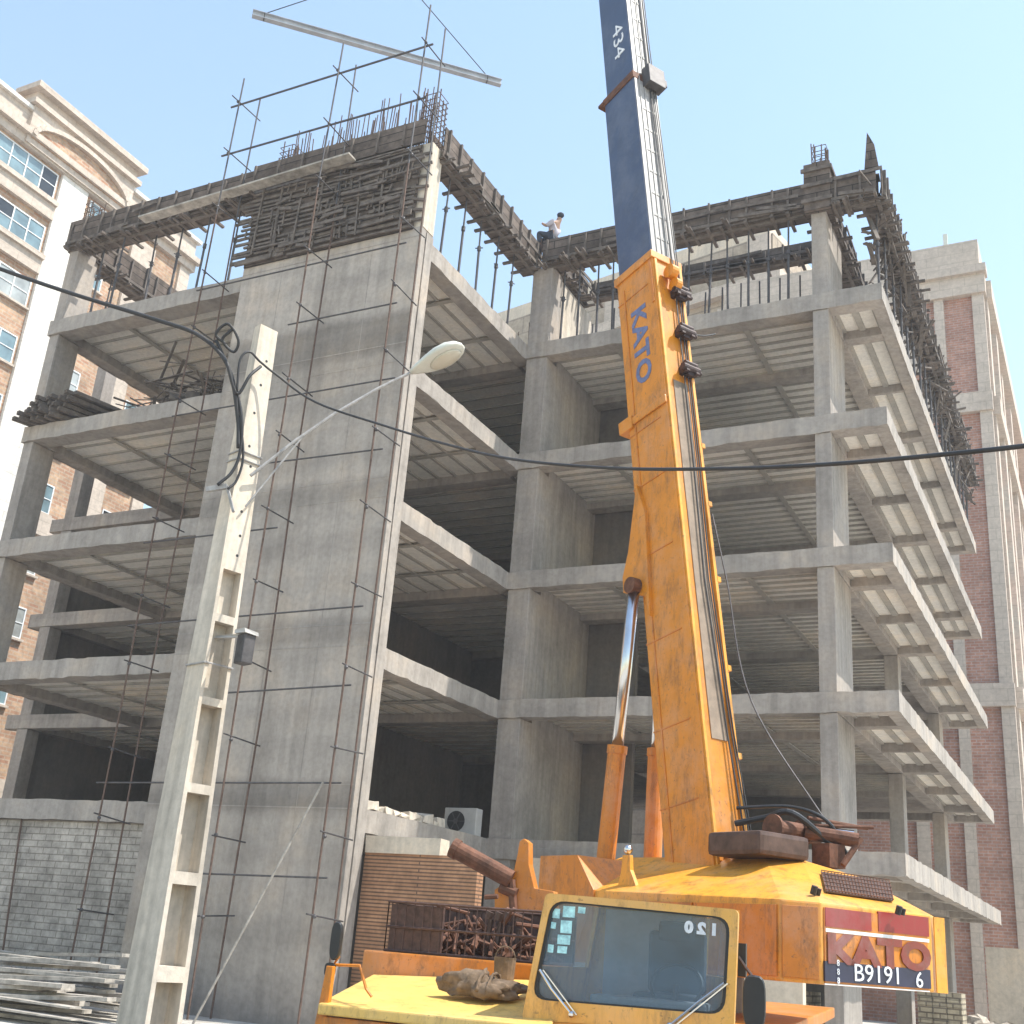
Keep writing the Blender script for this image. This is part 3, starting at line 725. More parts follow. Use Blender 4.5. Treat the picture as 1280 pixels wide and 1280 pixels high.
E_ = [(0, 1), (1, 2), (2, 3), (3, 4), (0, 5), (5, 6), (6, 7), (7, 8), (0, 9), (9, 10), (10, 11), (11, 12), (2, 13), (13, 14), (14, 15), (2, 16), (16, 17), (17, 18)]
RR = [.13, .14, .15, .06, .105, .09, .075, .05, .045, .09, .075, .05, .045, .065, .05, .035, .065, .05, .035]
skinned('body', 'skin', P, E_, RR, t)
idx = [0, 1, 2, 13, 14, 16, 17]; mp = {a: i for i, a in enumerate(idx)}
skinned('shirt', 'shirt', [P[i] for i in idx], [(mp[a], mp[b_]) for a, b_ in E_ if a in mp and b_ in mp], [RR[i] + .018 for i in idx], t)
idx = [0, 5, 6, 7, 9, 10, 11]; mp = {a: i for i, a in enumerate(idx)}
skinned('trousers', 'trousers', [P[i] for i in idx], [(mp[a], mp[b_]) for a, b_ in E_ if a in mp and b_ in mp], [RR[i] + .02 for i in idx], t)
b = MB(); b.ball((wx + .235, wy - .01, wz + .985), .105, 10, 6, (1, 1, .75)); b.build('cap', 'trousers', t, smooth=True)

# ================================================================ neighbouring building, left
NX = -28.0
nb = thing('brick_apartment_block', (NX, 8, 0), 'tall cream stone and tan brick apartment block with white windows at the left edge', 'building')
def nbox(nm, mat, y0, y1, z0, z1, out=.0, th=.3, par=None, **k):
    b = MB(); b.box(NX - th + out, NX + out, y0, y1, z0, z1); return b.build(nm, mat, par or nb, **k)
b = MB(); b.box(NX - 12, NX, -14, 19.6, 0, 33.6); b.build('wall', 'brick_tan', nb)
SH = 2.82
sills = [32.0 - SH * k for k in range(0, 11)]
# white and cream pilasters
nbox('pilaster', 'white_stone', 10.9, 12.45, 0, 33.5, .16)
nbox('pilaster', 'white_stone', 4.9, 5.9, 0, 33.5, .14)
nbox('pilaster', 'cream_stone', 15.6, 17.1, 0, 33.2, .15)
nbox('pilaster', 'cream_stone', 18.9, 19.62, 0, 33.5, .12)
# string courses
for k, z in enumerate(sills):
    if k in (0, 1, 5, 9) :
        nbox('string_course', 'cream_stone', -14, 10.9, z - 1.05, z - .1, .2); nbox('string_course', 'cream_stone', -14, 10.9, z - .35, z - .12, .34)
        if k > 2: nbox('string_course', 'cream_stone', 12.45, 19.6, z - 1.05, z - .1, .2)
# crown
nbox('cornice', 'cream_stone', -14, 19.8, 33.5, 33.95, .25); nbox('cornice', 'cream_stone', -14, 19.95, 33.95, 34.25, .5)
nbox('parapet', 'cream_stone', -14, 19.7, 34.25, 35.25, .12); nbox('cornice', 'white_stone', -14, 19.9, 35.25, 35.45, .3)
# arched gable
gb = MB(); n = 16; yc, yr = 11.6, 2.9
arc = [(NX + .34, yc + yr * math.cos(PI * i / n), 33.9 + 1.2 * math.sin(PI * i / n)) for i in range(n + 1)]
gb.prism([(NX + .34, 14.8, 33.6), (NX + .34, 14.8, 36.3), (NX + .34, 8.5, 36.3), (NX + .34, 8.5, 33.6)], (-1.2, 0, 0))
g_ = gb.build('gable', 'cream_stone', nb)
gb = MB(); gb.prism([(p[0] + .03, p[1], p[2]) for p in arc], (-.02, 0, 0)); gb.build('brick_panel', 'brick_tan', g_)
gb = MB()
for i in range(n):
    a, c = Vector(arc[i]), Vector(arc[i + 1]); gb.bar(a + Vector((.1, 0, .12)), c + Vector((.1, 0, .12)), .26, .22)
gb.build('arch_moulding', 'cream_stone', g_)
nbox('cornice', 'cream_stone', 8.3, 15.0, 35.55, 35.8, .55, 1.4, g_); nbox('cornice', 'cream_stone', 8.2, 15.1, 36.3, 36.6, .7, 1.6, g_)
# windows
def nwin(y0, y1, z0, z1, npan):
    f = MB(); t_ = .06; x = NX + .05
    f.box(NX, x, y0, y1, z0, z0 + t_); f.box(NX, x, y0, y1, z1 - t_, z1)
    for i in range(npan + 1):
        y = y0 + (y1 - y0 - t_) * i / npan; f.box(NX, x - .003, y, y + t_, z0 + t_, z1 - t_)
    f.box(NX, x - .006, y0 + t_, y1 - t_, (z0 + z1) / 2 - .02, (z0 + z1) / 2 + .02)
    w = f.build('window', 'win_frame', nb)
    p = MB(); p.box(NX, NX + .015, y0 + .01, y1 - .01, z0 + .01, z1 - .01); p.build('pane', random.choice(('pane', 'pane', 'pane_pale')), w)
    if random.random() < .55:
        i = random.randrange(npan); y_ = y0 + (y1 - y0 - t_) * i / npan; h_ = random.choice((0, 1)); q_ = MB(); q_.box(NX + .0151, NX + .019, y_ + t_, y_ + (y1 - y0 - t_) / npan, z0 + .06 if h_ else (z0 + z1) / 2, z1 - .06); q_.build('open_sash', 'pane_dark', w)
    s = MB(); s.box(NX, NX + .16, y0 - .1, y1 + .1, z0 - .1, z0 - .003); s.build('sill', 'cream_stone', w)
for k, z in enumerate(sills):
    if z < 3: continue
    nwin(7.3, 10.75, z, z + 1.35, 4)
    nwin(12.75, 14.4, z, z + 1.35, 2)
    if k < 6: nwin(1.4, 4.5, z, z + 1.35, 4)
    if 1 <= k < 7: nwin(17.3, 18.7, z, z + 1.4, 1)

# ================================================================ neighbouring building, right
RY = 32.0; RXE = 9.62
rb = thing('brick_tower_block', (5, RY, 0), 'tall pink brick block with cream stone piers behind the right side of the unfinished frame', 'building')
def rbox(nm, mat, x0, x1, z0, z1, out=0., th=.3, par=None, y=None):
    b = MB(); b.box(x0, x1, RY - out, RY - out + th, z0, z1); return b.build(nm, mat, par or rb)
b = MB(); b.box(-3, RXE - .25, RY, RY + 26, 0, 33.2); b.build('wall', 'brick_red', rb)
rbox('pier', 'cream_stone', 7.42, 7.85, 0, 31.6, .22)
rbox('pier', 'cream_stone', 9.1, RXE, 0, 31.6, .2)
rbox('pier', 'cream_stone', 5.6, 6.1, 0, 31.6, .2)
for z in (12.3, 25.6): rbox('string_course', 'cream_stone', -3, RXE + .05, z, z + .95, .3)
rbox('string_course', 'cream_stone', -3, 6.95, 27.9, 31.6, .12)
rbox('cornice', 'cream_stone', -3, RXE + .1, 31.6, 32.6, .35, .6); rbox('cornice', 'cream_stone', -3, RXE + .2, 32.6, 33.0, .55, .8)
b = MB(); b.box(-2.8, RXE - .1, RY - .1, RY + 24, 33.02, 34.6); b.build('parapet', 'cream_stone', rb)
# lit flank with bays
for i, y in enumerate((32.2, 35.0, 38.6, 42.0, 46.0)):
    b = MB(); b.box(RXE - .25, RXE + .1 + .1 * (i % 2), y + .15, y + 1.0, 0, 31.6 - .4 * i); b.build('pier', 'cream_stone', rb)
for z in (12.3, 25.6, 31.6):
    b = MB(); b.box(RXE - .25, RXE + .32, RY + .31, RY + 26, z, z + .9); b.build('string_course', 'cream_stone', rb)
for z in [4.4 + 2.9 * k for k in range(10)]:
    for y in (33.5, 36.8, 40.3, 43.8):
        f = MB(); f.box(RXE - .25, RXE - .2, y, y + 1.5, z, z + 1.5); w = f.build('window', 'win_frame', rb)
        p = MB(); p.box(RXE - .2, RXE - .19, y + .08, y + 1.42, z + .08, z + 1.42); p.build('pane', 'pane', w)
# roof plant
b = MB(); b.box(6.6, 7.0, RY + 2.5, RY + 2.9, 34.6, 35.7); b.box(7.8, 8.0, RY + 2, RY + 2.2, 34.6, 36.6); b.box(7.2, 8.9, RY + 1.2, RY + 2.6, 34.6, 35.2)
b.build('roof_plant', 'lamp_body', rb)
# farther block at the right edge
b = MB(); b.box(11.6, 18, 52, 66, 0, 27); fb = b.build('distant_block', 'cream_stone', label='pale distant block at the right edge behind the pink brick block', cat='building')
# beige building behind the roof props
e0 = Vector((-24.3, 44.7, 0)); e1 = Vector((-1.7, 40.0, 0)); d_ = (e1 - e0).normalized(); nrm = Vector((d_.y, -d_.x, 0)); 
if nrm.y > 0: nrm = -nrm
bb = thing('beige_building', (e0 + e1) / 2, 'beige panelled building seen behind the roof props between the columns', 'building')
def bbox_(nm, mat, t0, t1, z0, z1, out, th, par=None):
    L = (e1 - e0).length; a = e0 + d_ * (t0 * L); c = e0 + d_ * (t1 * L); m = (a + c) / 2 + nrm * (out - th / 2)
    b = MB(); b.obox((m.x, m.y, (z0 + z1) / 2), (d_, nrm, (0, 0, 1)), ((c - a).length / 2, th / 2, (z1 - z0) / 2)); return b.build(nm, mat, par or bb)
bbox_('wall', 'beige_panel', 0, .97, 0, 43.0, 0, 14)
bbox_('parapet', 'plaster', 0, .955, 43.0, 44.0, -.05, 13)
bbox_('cornice', 'cream_stone', 0, 1, 39.4, 40.1, .5, .9); bbox_('string_course', 'cream_stone', 0, .99, 36.2, 36.7, .3, .5)
bbox_('pier', 'cream_stone', .9, .965, 0, 43, .2, .4); bbox_('pier', 'cream_stone', .45, .5, 0, 43, .15, .4)

# ================================================================ concrete utility pole
PB = at_d(186, 1280, 12.0); pbx, pby = PB.x, PB.y
vf = Vector((.957, -.289, 0)); vs = Vector((-.289, -.957, 0)); ve = Vector((-vf.y, vf.x, 0))       # recess face, left side, along the recess face
pole = thing('utility_pole', (pbx, pby, 0), 'pale concrete utility pole with a ladder of recessed panels on its sunlit face', 'utility pole')
HT = 8.82
def pw(z): k = z / HT; return (.22 - .09 * k, .30 - .235 * k)        # half width along ve, half depth along vf
def prect(z, w, d0, d1, off=0):
    c = Vector((pbx, pby, z)) - vs * 0
    return [c + ve * -w + vf * d0, c + ve * w + vf * d0, c + ve * w + vf * d1, c + ve * -w + vf * d1]
def pseg(mb, z0, z1, e0, e1, f0=-1.0, f1=1.0):
    rings = []
    for z in (z0, z1):
        w, d = pw(z); c = Vector((pbx, pby, z))
        rings.append([c + ve * (w * e0) + vf * (d * f0), c + ve * (w * e1) + vf * (d * f0), c + ve * (w * e1) + vf * (d * f1), c + ve * (w * e0) + vf * (d * f1)])
    mb.loft(rings)
# cell tops and bottoms found from the photograph's heights on the vertical axis
def zat(py):
    lo, hi = -2., 12.
    for _ in range(50):
        m = (lo + hi) / 2; v = Vector((pbx, pby, m)) + vf * .25 - CP
        y = 640 + FPX * v.dot(CD) / v.dot(CF)
        if y > py: lo = m
        else: hi = m
    return lo
cells = [(768, 712), (872, 778), (980, 882), (1090, 992), (1208, 1106), (1335, 1228), (1480, 1352)]
pm = MB(); pmz = [(max(0.05, zat(a)), zat(b_)) for a, b_ in cells if zat(b_) > .3]
ztop = pmz[0][1]; zbot = min(a for a, _ in pmz)
pseg(pm, ztop, HT, -1, 1)                                          # solid head
pseg(pm, 0, ztop, -1, -.74); pseg(pm, 0, ztop, .74, 1)             # side flanges
pseg(pm, 0, ztop, -.74, .74, -1, .12)                             # web
prev = None
for (a, b_) in pmz:
    pass
edges_ = sorted(pmz)
zz = 0.0
for (a, b_) in edges_:
    if a - zz > .02: pseg(pm, zz, a, -.74, .74, .12, 1)           # rung between cells
    zz = b_
shaft = pm.build('shaft', 'concrete_light', pole)
hl = MB()
for z in (6.0, 6.3, 6.9, 7.15, 7.6, 8.0, 8.35, 5.75):
    w, d = pw(z); c = Vector((pbx, pby, z)) + vf * (d + .001) + ve * random.choice((-.03, .03, 0)); hl.tube(c - vf * .004, c + vf * .002, .018, 8)
hl.build('bolt_hole', 'black', shaft)
# crossing clamps
for z in (6.95, 7.05, 4.42):
    cl = MB(); w, d = pw(z); c = Vector((pbx, pby, z)); w += .012; d += .012
    q = [c + ve * -w + vf * -d, c + ve * w + vf * -d, c + ve * w + vf * d, c + ve * -w + vf * d]
    cl.path(q + [q[0]], .012, 5); cl.build('clamp', 'hose_grey', pole)

# street lamp on the pole
hp = at_d(513, 466, 15.2); ht = at_d(581, 434, 15.3)
lp = thing('street_lamp', (pbx, pby, 6.9), 'pale oval street lamp head on a long thin arm fixed to the concrete utility pole', 'street lamp')
p0 = Vector((pbx, pby, 6.75)) + vf * .2
b = MB(); pm_ = p0.lerp(hp, .5) + Vector((0, 0, .12)); b.path([p0, p0.lerp(hp, .25) + Vector((0, 0, .09)), pm_, p0.lerp(hp, .78) + Vector((0, 0, .08)), hp], .021, 8); b.build('arm', 'hose_grey', lp)
b = MB(); q0 = Vector((pbx, pby, 6.35)) + vf * .2; b.tube(q0, p0.lerp(hp, .3) + Vector((0, 0, .08)), .013, 6); b.build('arm_stay', 'hose_grey', lp)
dl = (ht - hp).normalized(); sl = dl.cross(CF).normalized(); ul = sl.cross(dl)
dl2 = dl; upv = Vector((0, 0, 1)); sdv = dl2.cross(upv).normalized(); upv = sdv.cross(dl2).normalized()
LL = (ht - hp).length
rings = []
for t_, wd, hh_ in ((0, .04, .04), (.1, .10, .06), (.3, .20, .09), (.5, .265, .12), (.7, .28, .125), (.86, .22, .1), (.96, .12, .055), (1.0, .01, .01)):
    c = hp + dl2 * (LL * t_); ring = []
    for i in range(16):
        a = 2 * PI * i / 16; ring.append(c + sdv * (wd * math.cos(a)) + upv * (hh_ * math.sin(a) * (1 if math.sin(a) > 0 else .45)))
    rings.append(ring)
b = MB(); b.loft(rings); hd_ = b.build('lamp_head', 'lamp_body', lp, smooth=True)
b = MB(); rr_ = []
c = hp + dl2 * (LL * .62) - upv * .04
for k in range(5):
    t_ = k / 4 * PI / 2; rr_.append([c - upv * (.055 * math.sin(t_)) + (dl2 * (.23 * math.cos(2 * PI * i / 18)) + sdv * (.2 * math.sin(2 * PI * i / 18))) * max(.02, math.cos(t_)) for i in range(18)])
b.loft(rr_); b.build('lamp_lens', 'lamp_lens', lp, smooth=True)

# wrapped meter box hanging on the pole
bx = at_d(306, 812, 13.2)
t = thing('meter_box', (bx.x, bx.y, bx.z - .25), 'small dark wrapped meter box hung on the right side of the utility pole', 'box')
b = MB(); b.obox(bx, (ve, vf, (0, 0, 1)), (.075, .08, .17)); b.build('casing', 'steel_dark', t, bev=.015)
b = MB(); b.obox(bx + Vector((0, 0, .19)), (ve, vf, (0, 0, 1)), (.095, .10, .022)); b.bar(bx + Vector((0, 0, .15)), Vector((pbx, pby, bx.z + .15)), .03, .03); b.build('wrapping', 'ac_white', t, jit=.02)

# cables
def sag(p, q, s, n=24):
    p = Vector(p); q = Vector(q); return [p.lerp(q, i / n) - Vector((0, 0, s * 4 * (i / n) * (1 - i / n))) for i in range(n + 1)]
def smooth(pts, n=6):
    out = []; P_ = [Vector(p) for p in pts]; P_ = [2 * P_[0] - P_[1]] + P_ + [2 * P_[-1] - P_[-2]]
    for i in range(1, len(P_) - 2):
        for k in range(n):
            t = k / n; a, b_, c, d = P_[i - 1], P_[i], P_[i + 1], P_[i + 2]
            out.append(.5 * ((2 * b_) + (c - a) * t + (2 * a - 5 * b_ + 4 * c - d) * t * t + (3 * b_ - a - 3 * c + d) * t ** 3))
    out.append(P_[-2]); return out
def cable(pxs, r, label, name='cable', mat='cable', **k):
    b = MB(); b.path(smooth([at_d(*p) for p in pxs]), r, 7); return b.build(name, mat, label=label, cat='cable', smooth=True, **k)
cable([(-120, 290, 14.6), (0, 336, 14.5), (90, 367, 14.4), (190, 398, 14.3), (250, 420, 14.2), (285, 458, 14.15), (297, 520, 14.1), (298, 560, 14.0)], .026, 'thick black overhead cable sagging from the left to the utility pole')
cable([(270, 425, 14.2), (290, 470, 14.2), (302, 520, 14.1), (300, 565, 14), (290, 590, 13.9), (272, 606, 13.8)], .02, 'black cable tail hanging down left of the utility pole')
cable([(300, 520, 14.1), (304, 570, 14.0), (296, 600, 13.9), (285, 611, 13.8)], .016, 'thin black cable loop at the left of the pole below the thick cable')
cable([(283, 452, 14.1), (296, 492, 14.1), (312, 470, 14.2), (326, 458, 14.4)], .02, 'short black cable strap tied to the pole head')
cable([(296, 490, 14.1), (300, 450, 14.2), (312, 440, 14.3), (325, 452, 14.4), (345, 468, 14.5), (395, 503, 14.4), (480, 532, 13.8), (560, 556, 12.6), (640, 574, 11.2), (760, 585, 9.8), (900, 586, 8.4), (1040, 580, 7.3), (1180, 568, 6.5), (1300, 555, 6.0), (1500, 528, 5.4)], .0145, 'long grey black service cable crossing in front of the crane boom to the right edge')
cable([(282, 430, 14.2), (270, 418, 14.2), (285, 405, 14.2), (298, 425, 14.2), (292, 440, 14.2), (278, 425, 14.2), (290, 412, 14.2)], .018, 'small coil of black cable hanging beside the pole head')
b = MB(); c0 = at_d(258, 612, 13.85); c1 = at_d(284, 608, 13.85); b.bar(c0, c1, .05, .06); b.bar(c1, at_d(292, 640, 13.7), .03, .03)
b.build('cable_clamp', 'hose_grey', label='small metal cable clamp hanging at the end of the black cable tail', cat='clamp')

# ================================================================ truck crane
S0 = Vector((8.5, -5.4, 0))
T1 = Vector((.155, -.988, 0)).normalized(); T2 = Vector((-T1.y, T1.x, 0))
if T2.x < 0: T2 = -T2
UZ = Vector((0, 0, 1))
def T(f, r, z): return S0 + T1 * f + T2 * r + UZ * z
def tpl(px, py, f): return on_plane(px, py, T(f, 0, 0), T1)
def tr(p): q = Vector(p) - S0; return q.dot(T1), q.dot(T2), q.z
crane = thing('truck_crane', (S0.x, S0.y, 0), 'orange-yellow truck crane with its telescopic boom raised steeply before the concrete frame', 'crane')
TAX = (T1, T2, UZ)
def tbox(mb, f0, f1, r0, r1, z0, z1):
    return mb.obox(T((f0 + f1) / 2, (r0 + r1) / 2, (z0 + z1) / 2), TAX, ((f1 - f0) / 2, (r1 - r0) / 2, (z1 - z0) / 2))

# carrier
b = MB(); tbox(b, -5.2, 6.1, -.5, .55, .62, 1.05); b.build('chassis', 'brown_metal', crane, bev=.02)
b = MB(); tbox(b, -5.2, 4.2, -1.24, 1.30, 1.06, 1.2); b.build('carrier_deck', 'orange', crane, bev=.02)
FL, FR, BL, BR = tpl(398, 1254, 6.45), tpl(690, 1284, 6.45), tpl(466, 1218, 4.75), tpl(700, 1226, 4.75)
b = MB(); b.loft([[FL, FR, BR, BL], [p - UZ * .07 for p in (FL, FR, BR, BL)]]); fd = b.build('front_deck', 'deck_paint', crane, bev=.012)
zf0 = FL.z - .075; _, rl, _ = tr(FL); _, rr, _ = tr(FR)
b = MB(); tbox(b, 6.3, 6.42, rl + .02, 1.33, .62, zf0 - .002); tbox(b, 4.3, 6.3, rl + .05, rl + .1, .75, zf0 - .01); bp = b.build('front_apron', 'orange', crane, bev=.01)
b = MB(); tbox(b, 6.42, 6.62, rl - .02, 1.36, .42, .66); b.build('bumper', 'black', crane, bev=.02)
for r in (rl + .3, 1.05):
    b = MB(); b.tube(T(6.42, r, .84), T(6.46, r, .84), .095, 18); h = b.build('headlight', 'chrome', crane)
    b = MB(); b.tube(T(6.46, r, .84), T(6.468, r, .84), .08, 18); b.build('headlight_lens', 'pane', h)
b = MB(); tbox(b, 4.42, 4.72, tr(BL)[1] - .12, tr(BR)[1] + .1, 1.2, BL.z + .18)
b.build('raised_box', 'orange', crane, bev=.015)
# wheels
for f in (4.9, 3.4, -2.3, -3.7):
    for r in (-1.08, 1.12):
        b = MB(); n = 24; prof = [(.28, -.14), (.46, -.15), (.51, -.1), (.51, .1), (.46, .15), (.28, .14)]
        rings = [[T(f, r + y, .51) + T1 * (q * math.cos(2 * PI * i / n)) + UZ * (q * math.sin(2 * PI * i / n)) for i in range(n)] for q, y in prof]
        b.loft(rings); w = b.build('tyre', 'black', crane, smooth=False)
        b = MB(); b.tube(T(f, r - .12, .51), T(f, r + .12, .51), .285, 20); b.build('rim', 'orange', w)
# outrigger boxes and jacks
for f in (2.0, -4.6):
    b = MB(); tbox(b, f - .2, f + .2, -1.5, 1.55, .66, .96); o = b.build('outrigger', 'orange', crane, bev=.02)
    b = MB()
    for r in (-1.45, 1.5): b.tube(T(f, r, .05), T(f, r, 1.0), .07, 12); b.tube(T(f, r, 0), T(f, r, .05), .22, 14)
    b.build('jack', 'brown_metal', o)

# ---- cab
CFf = 6.2
def rloop(quad, rad, n=5, seg=10):
    """rounded quadrilateral loop"""
    out = []; q = [Vector(p) for p in quad]
    for i in range(4):
        p, a, c = q[i], q[i - 1], q[(i + 1) % 4]
        d0 = (a - p).normalized() * rad; d1 = (c - p).normalized() * rad
        for k in range(n + 1):
            t = k / n; A = p + d0; B = p; Cc = p + d1
            out.append(A * (1 - t) ** 2 + B * 2 * t * (1 - t) + Cc * t * t)
    return out
oq = [tpl(682, 1116, CFf), tpl(923, 1137, CFf), tpl(917, 1290, CFf), tpl(652, 1275, CFf)]
iq = [tpl(689, 1125, CFf), tpl(913, 1147, CFf), tpl(906, 1269, CFf), tpl(664, 1249, CFf)]
lo, li = rloop(oq, .04), rloop(iq, .10); N_ = len(lo)
b = MB()
b.add(lo + li, [(i, (i + 1) % N_, N_ + (i + 1) % N_, N_ + i) for i in range(N_)])
b.add([p for p in lo] + [p - T1 * .06 for p in lo], [(i, N_ + i, N_ + (i + 1) % N_, (i + 1) % N_) for i in range(N_)])
b.add([p for p in li] + [p - T1 * .06 for p in li], [(i, (i + 1) % N_, N_ + (i + 1) % N_, N_ + i) for i in range(N_)])
b.add([p - T1 * .06 for p in lo] + [p - T1 * .06 for p in li], [(i, N_ + i, N_ + (i + 1) % N_, (i + 1) % N_) for i in range(N_)])
cab = MB()
cab.v = b.v; cab.f = b.f
def panel(p, q, r_, s_, th, n):        # thin slab
    n = Vector(n); return cab.loft([[p, q, r_, s_], [p - n * th, q - n * th, r_ - n * th, s_ - n * th]])
back = -T1 * 1.5; backr = back - T2 * .42
TL, TR_, BR_, BL_ = oq
lift = UZ * -.002
panel(TL + lift - T1 * .061, TR_ + lift - T1 * .061, TR_ + backr + UZ * .02, TL + back + UZ * .02, .03, UZ)
dwn = UZ * -.55
def sidep(Tp, Bp, bk, n):
    Fm, Bm_ = Bp.lerp(Tp, .42) - T1 * .061, Bp.lerp(Tp, .42) + bk
    panel(Fm, Bp - T1 * .061, Bp + bk, Bm_, .03, n)
    F0, B0_ = Tp - T1 * .061 - UZ * .034, Tp + bk - UZ * .02
    panel(F0, Fm, Fm.lerp(Bm_, .05), F0.lerp(B0_, .05), .03, n); panel(F0.lerp(B0_, .93), Fm.lerp(Bm_, .93), Bm_, B0_, .03, n)
    return F0.lerp(B0_, .05), Fm.lerp(Bm_, .05), Fm.lerp(Bm_, .93), F0.lerp(B0_, .93)
sq_r = sidep(TR_, BR_, backr, T2); sq_l = sidep(TL, BL_, back, -T2)
panel(TL + back, TR_ + backr, BR_ + backr, BL_ + back, .03, -T1)
cab_o = cab.build('cab', 'cab_paint', crane)
b = MB(); b.loft([[BL_ - UZ * .001, BR_ - UZ * .001, BR_ + backr, BL_ + back], [BL_ + UZ * -.4, BR_ + UZ * -.4, BR_ + backr - UZ * .4, BL_ + back - UZ * .4]]); b.build('cab_base', 'yellow', cab_o, bev=.01)
b = MB(); gl = [p - T1 * .03 for p in rloop(iq, .10)]
cg = sum(gl, Vector()) / len(gl); b.add(gl + [cg], [(i, (i + 1) % N_, N_) for i in range(N_)])
b.build('windshield', 'windshield', cab_o)
b = MB(); lo2, li2 = rloop(iq, .10), [cg + T1 * .03 + (p - (cg + T1 * .03)) * .965 for p in rloop(iq, .10)]
b.add([p - T1 * .012 for p in lo2] + [p - T1 * .012 for p in li2], [(i, (i + 1) % N_, N_ + (i + 1) % N_, N_ + i) for i in range(N_)]); b.build('window_seal', 'black', cab_o)
# interior
cc = (TL + TR_ + BL_ + BR_) / 4
def cin(dx, df, dz): return cc + T2 * dx - T1 * df + UZ * dz
b = MB()
for x0, x1, df0, df1, z0, z1 in ((-.52, .14, 1.40, 1.44, -.36, .36),):
    b.obox(cin((x0 + x1) / 2, (df0 + df1) / 2, (z0 + z1) / 2), TAX, ((df1 - df0) / 2, (x1 - x0) / 2, (z1 - z0) / 2))
b.build('lining', 'cab_inside', cab_o)
for q, n in ((sq_r, T2), (sq_l, -T2)):
    b = MB(); q = [p - n * .015 for p in q]; b.add(q, [(0, 1, 2, 3)]); b.build('side_window', 'windshield', cab_o)
b = MB(); b.obox(cin(.14, .85, .02), TAX, (.06, .2, .2)); b.obox(cin(.14, .83, .22), TAX, (.05, .13, .07)); b.obox(cin(.14, .62, -.24), TAX, (.22, .22, .06)); b.build('seat', 'seat', cab_o, bev=.03)
b = MB(); b.path([cin(.22 + .17 * math.cos(a), .38 + .07 * math.sin(a), -.12 + .13 * math.sin(a)) for a in [2 * PI * k / 24 for k in range(25)]], .013, 6); b.tube(cin(.22, .38, -.12), cin(.22, .28, -.33), .02, 8); b.build('steering_wheel', 'black', cab_o)
b = MB(); b.obox(cin(.08, .22, -.28), TAX, (.1, .38, .07)); b.build('dashboard', 'cab_inside', cab_o, bev=.02)
# stickers and number on the glass
def pxy(px, py, off=.0): return tpl(px, py, CFf) - T1 * (.026 - off)
for x0, y0, x1, y1 in ((690, 1135, 699, 1147), (703, 1132, 718, 1146), (722, 1133, 731, 1141), (688, 1152, 694, 1160), (700, 1150, 714, 1166), (696, 1168, 712, 1180), (684, 1180, 691, 1190), (696, 1182, 708, 1191)):
    b = MB(); q = [pxy(x0, y0), pxy(x1, y0 + 1), pxy(x1 - 1, y1 + 1), pxy(x0 - 1, y1)]; b.loft([q, [p + T1 * .002 for p in q]]); b.build('sticker', 'sticker', cab_o)
tx = (iq[1] - iq[0]).normalized()
text('1 2 0', .092, 'letter_white', cab_o, pxy(876, 1161, .003), tx, UZ, mirror=True, ext=.002, sx=1.12, bold=.006)
for pts in (((716, 1268), (690, 1235), (676, 1212)), ((838, 1282), (872, 1254), (906, 1229))):
    b = MB(); q = [tpl(*p, CFf) + T1 * .03 for p in pts]; b.path(q, .008, 6); b.bar(q[1] - T1 * .01, q[2] - T1 * .01 , .016, .012, T1)
    d_ = (q[1] - q[0]) * .8; b.bar(q[0] + T2 * .03 - T1 * .012, q[2] + T2 * .02 - T1 * .016, .008, .008); b.ball(q[0], .022, 8, 5)
    b.build('wiper', 'chrome', cab_o)

def mirror(cx, cy, f, w, h, arm, nm_mat='black'):
    c = tpl(cx, cy, f); b = MB(); rings = []
    for k, (q, s) in enumerate(((-.03, .55), (-.02, .9), (.01, 1.0), (.028, .93))):
        rings.append([c + T1 * q + T2 * (w / 2 * s * math.copysign(abs(math.cos(a)) ** .6, math.cos(a))) + UZ * (h / 2 * s * math.copysign(abs(math.sin(a)) ** .6, math.sin(a))) for a in [2 * PI * i / 20 for i in range(20)]])
    b.loft(rings); m = b.build('side_mirror', 'black', crane, smooth=False)
    b = MB(); b.path([tpl(*p, f) - T1 * .035 for p in arm], .011, 6); b.build('mirror_arm', 'brown_metal' if cx > 600 else 'orange', m)
mirror(421, 1176, 6.35, .075, .25, [(421, 1195), (414, 1206), (447, 1207), (455, 1236), (462, 1246)])
mirror(413, 1212, 6.33, .07, .09, [(412, 1205), (408, 1230)])
mirror(943, 1252, 6.1, .145, .31, [(943, 1225), (930, 1208), (922, 1196)])
b = MB(); b.obox(tpl(928, 1200, 6.0), TAX, (.03, .025, .10)); b.build('door_handle', 'black', cab_o)
b = MB(); q = [tpl(408, 1207, 6.4), tpl(416, 1208, 6.4), tpl(406, 1285, 6.4), tpl(392, 1285, 6.4)]; b.loft([q, [p - T1 * .05 for p in q]]); b.build('corner_post', 'orange', crane, bev=.006)

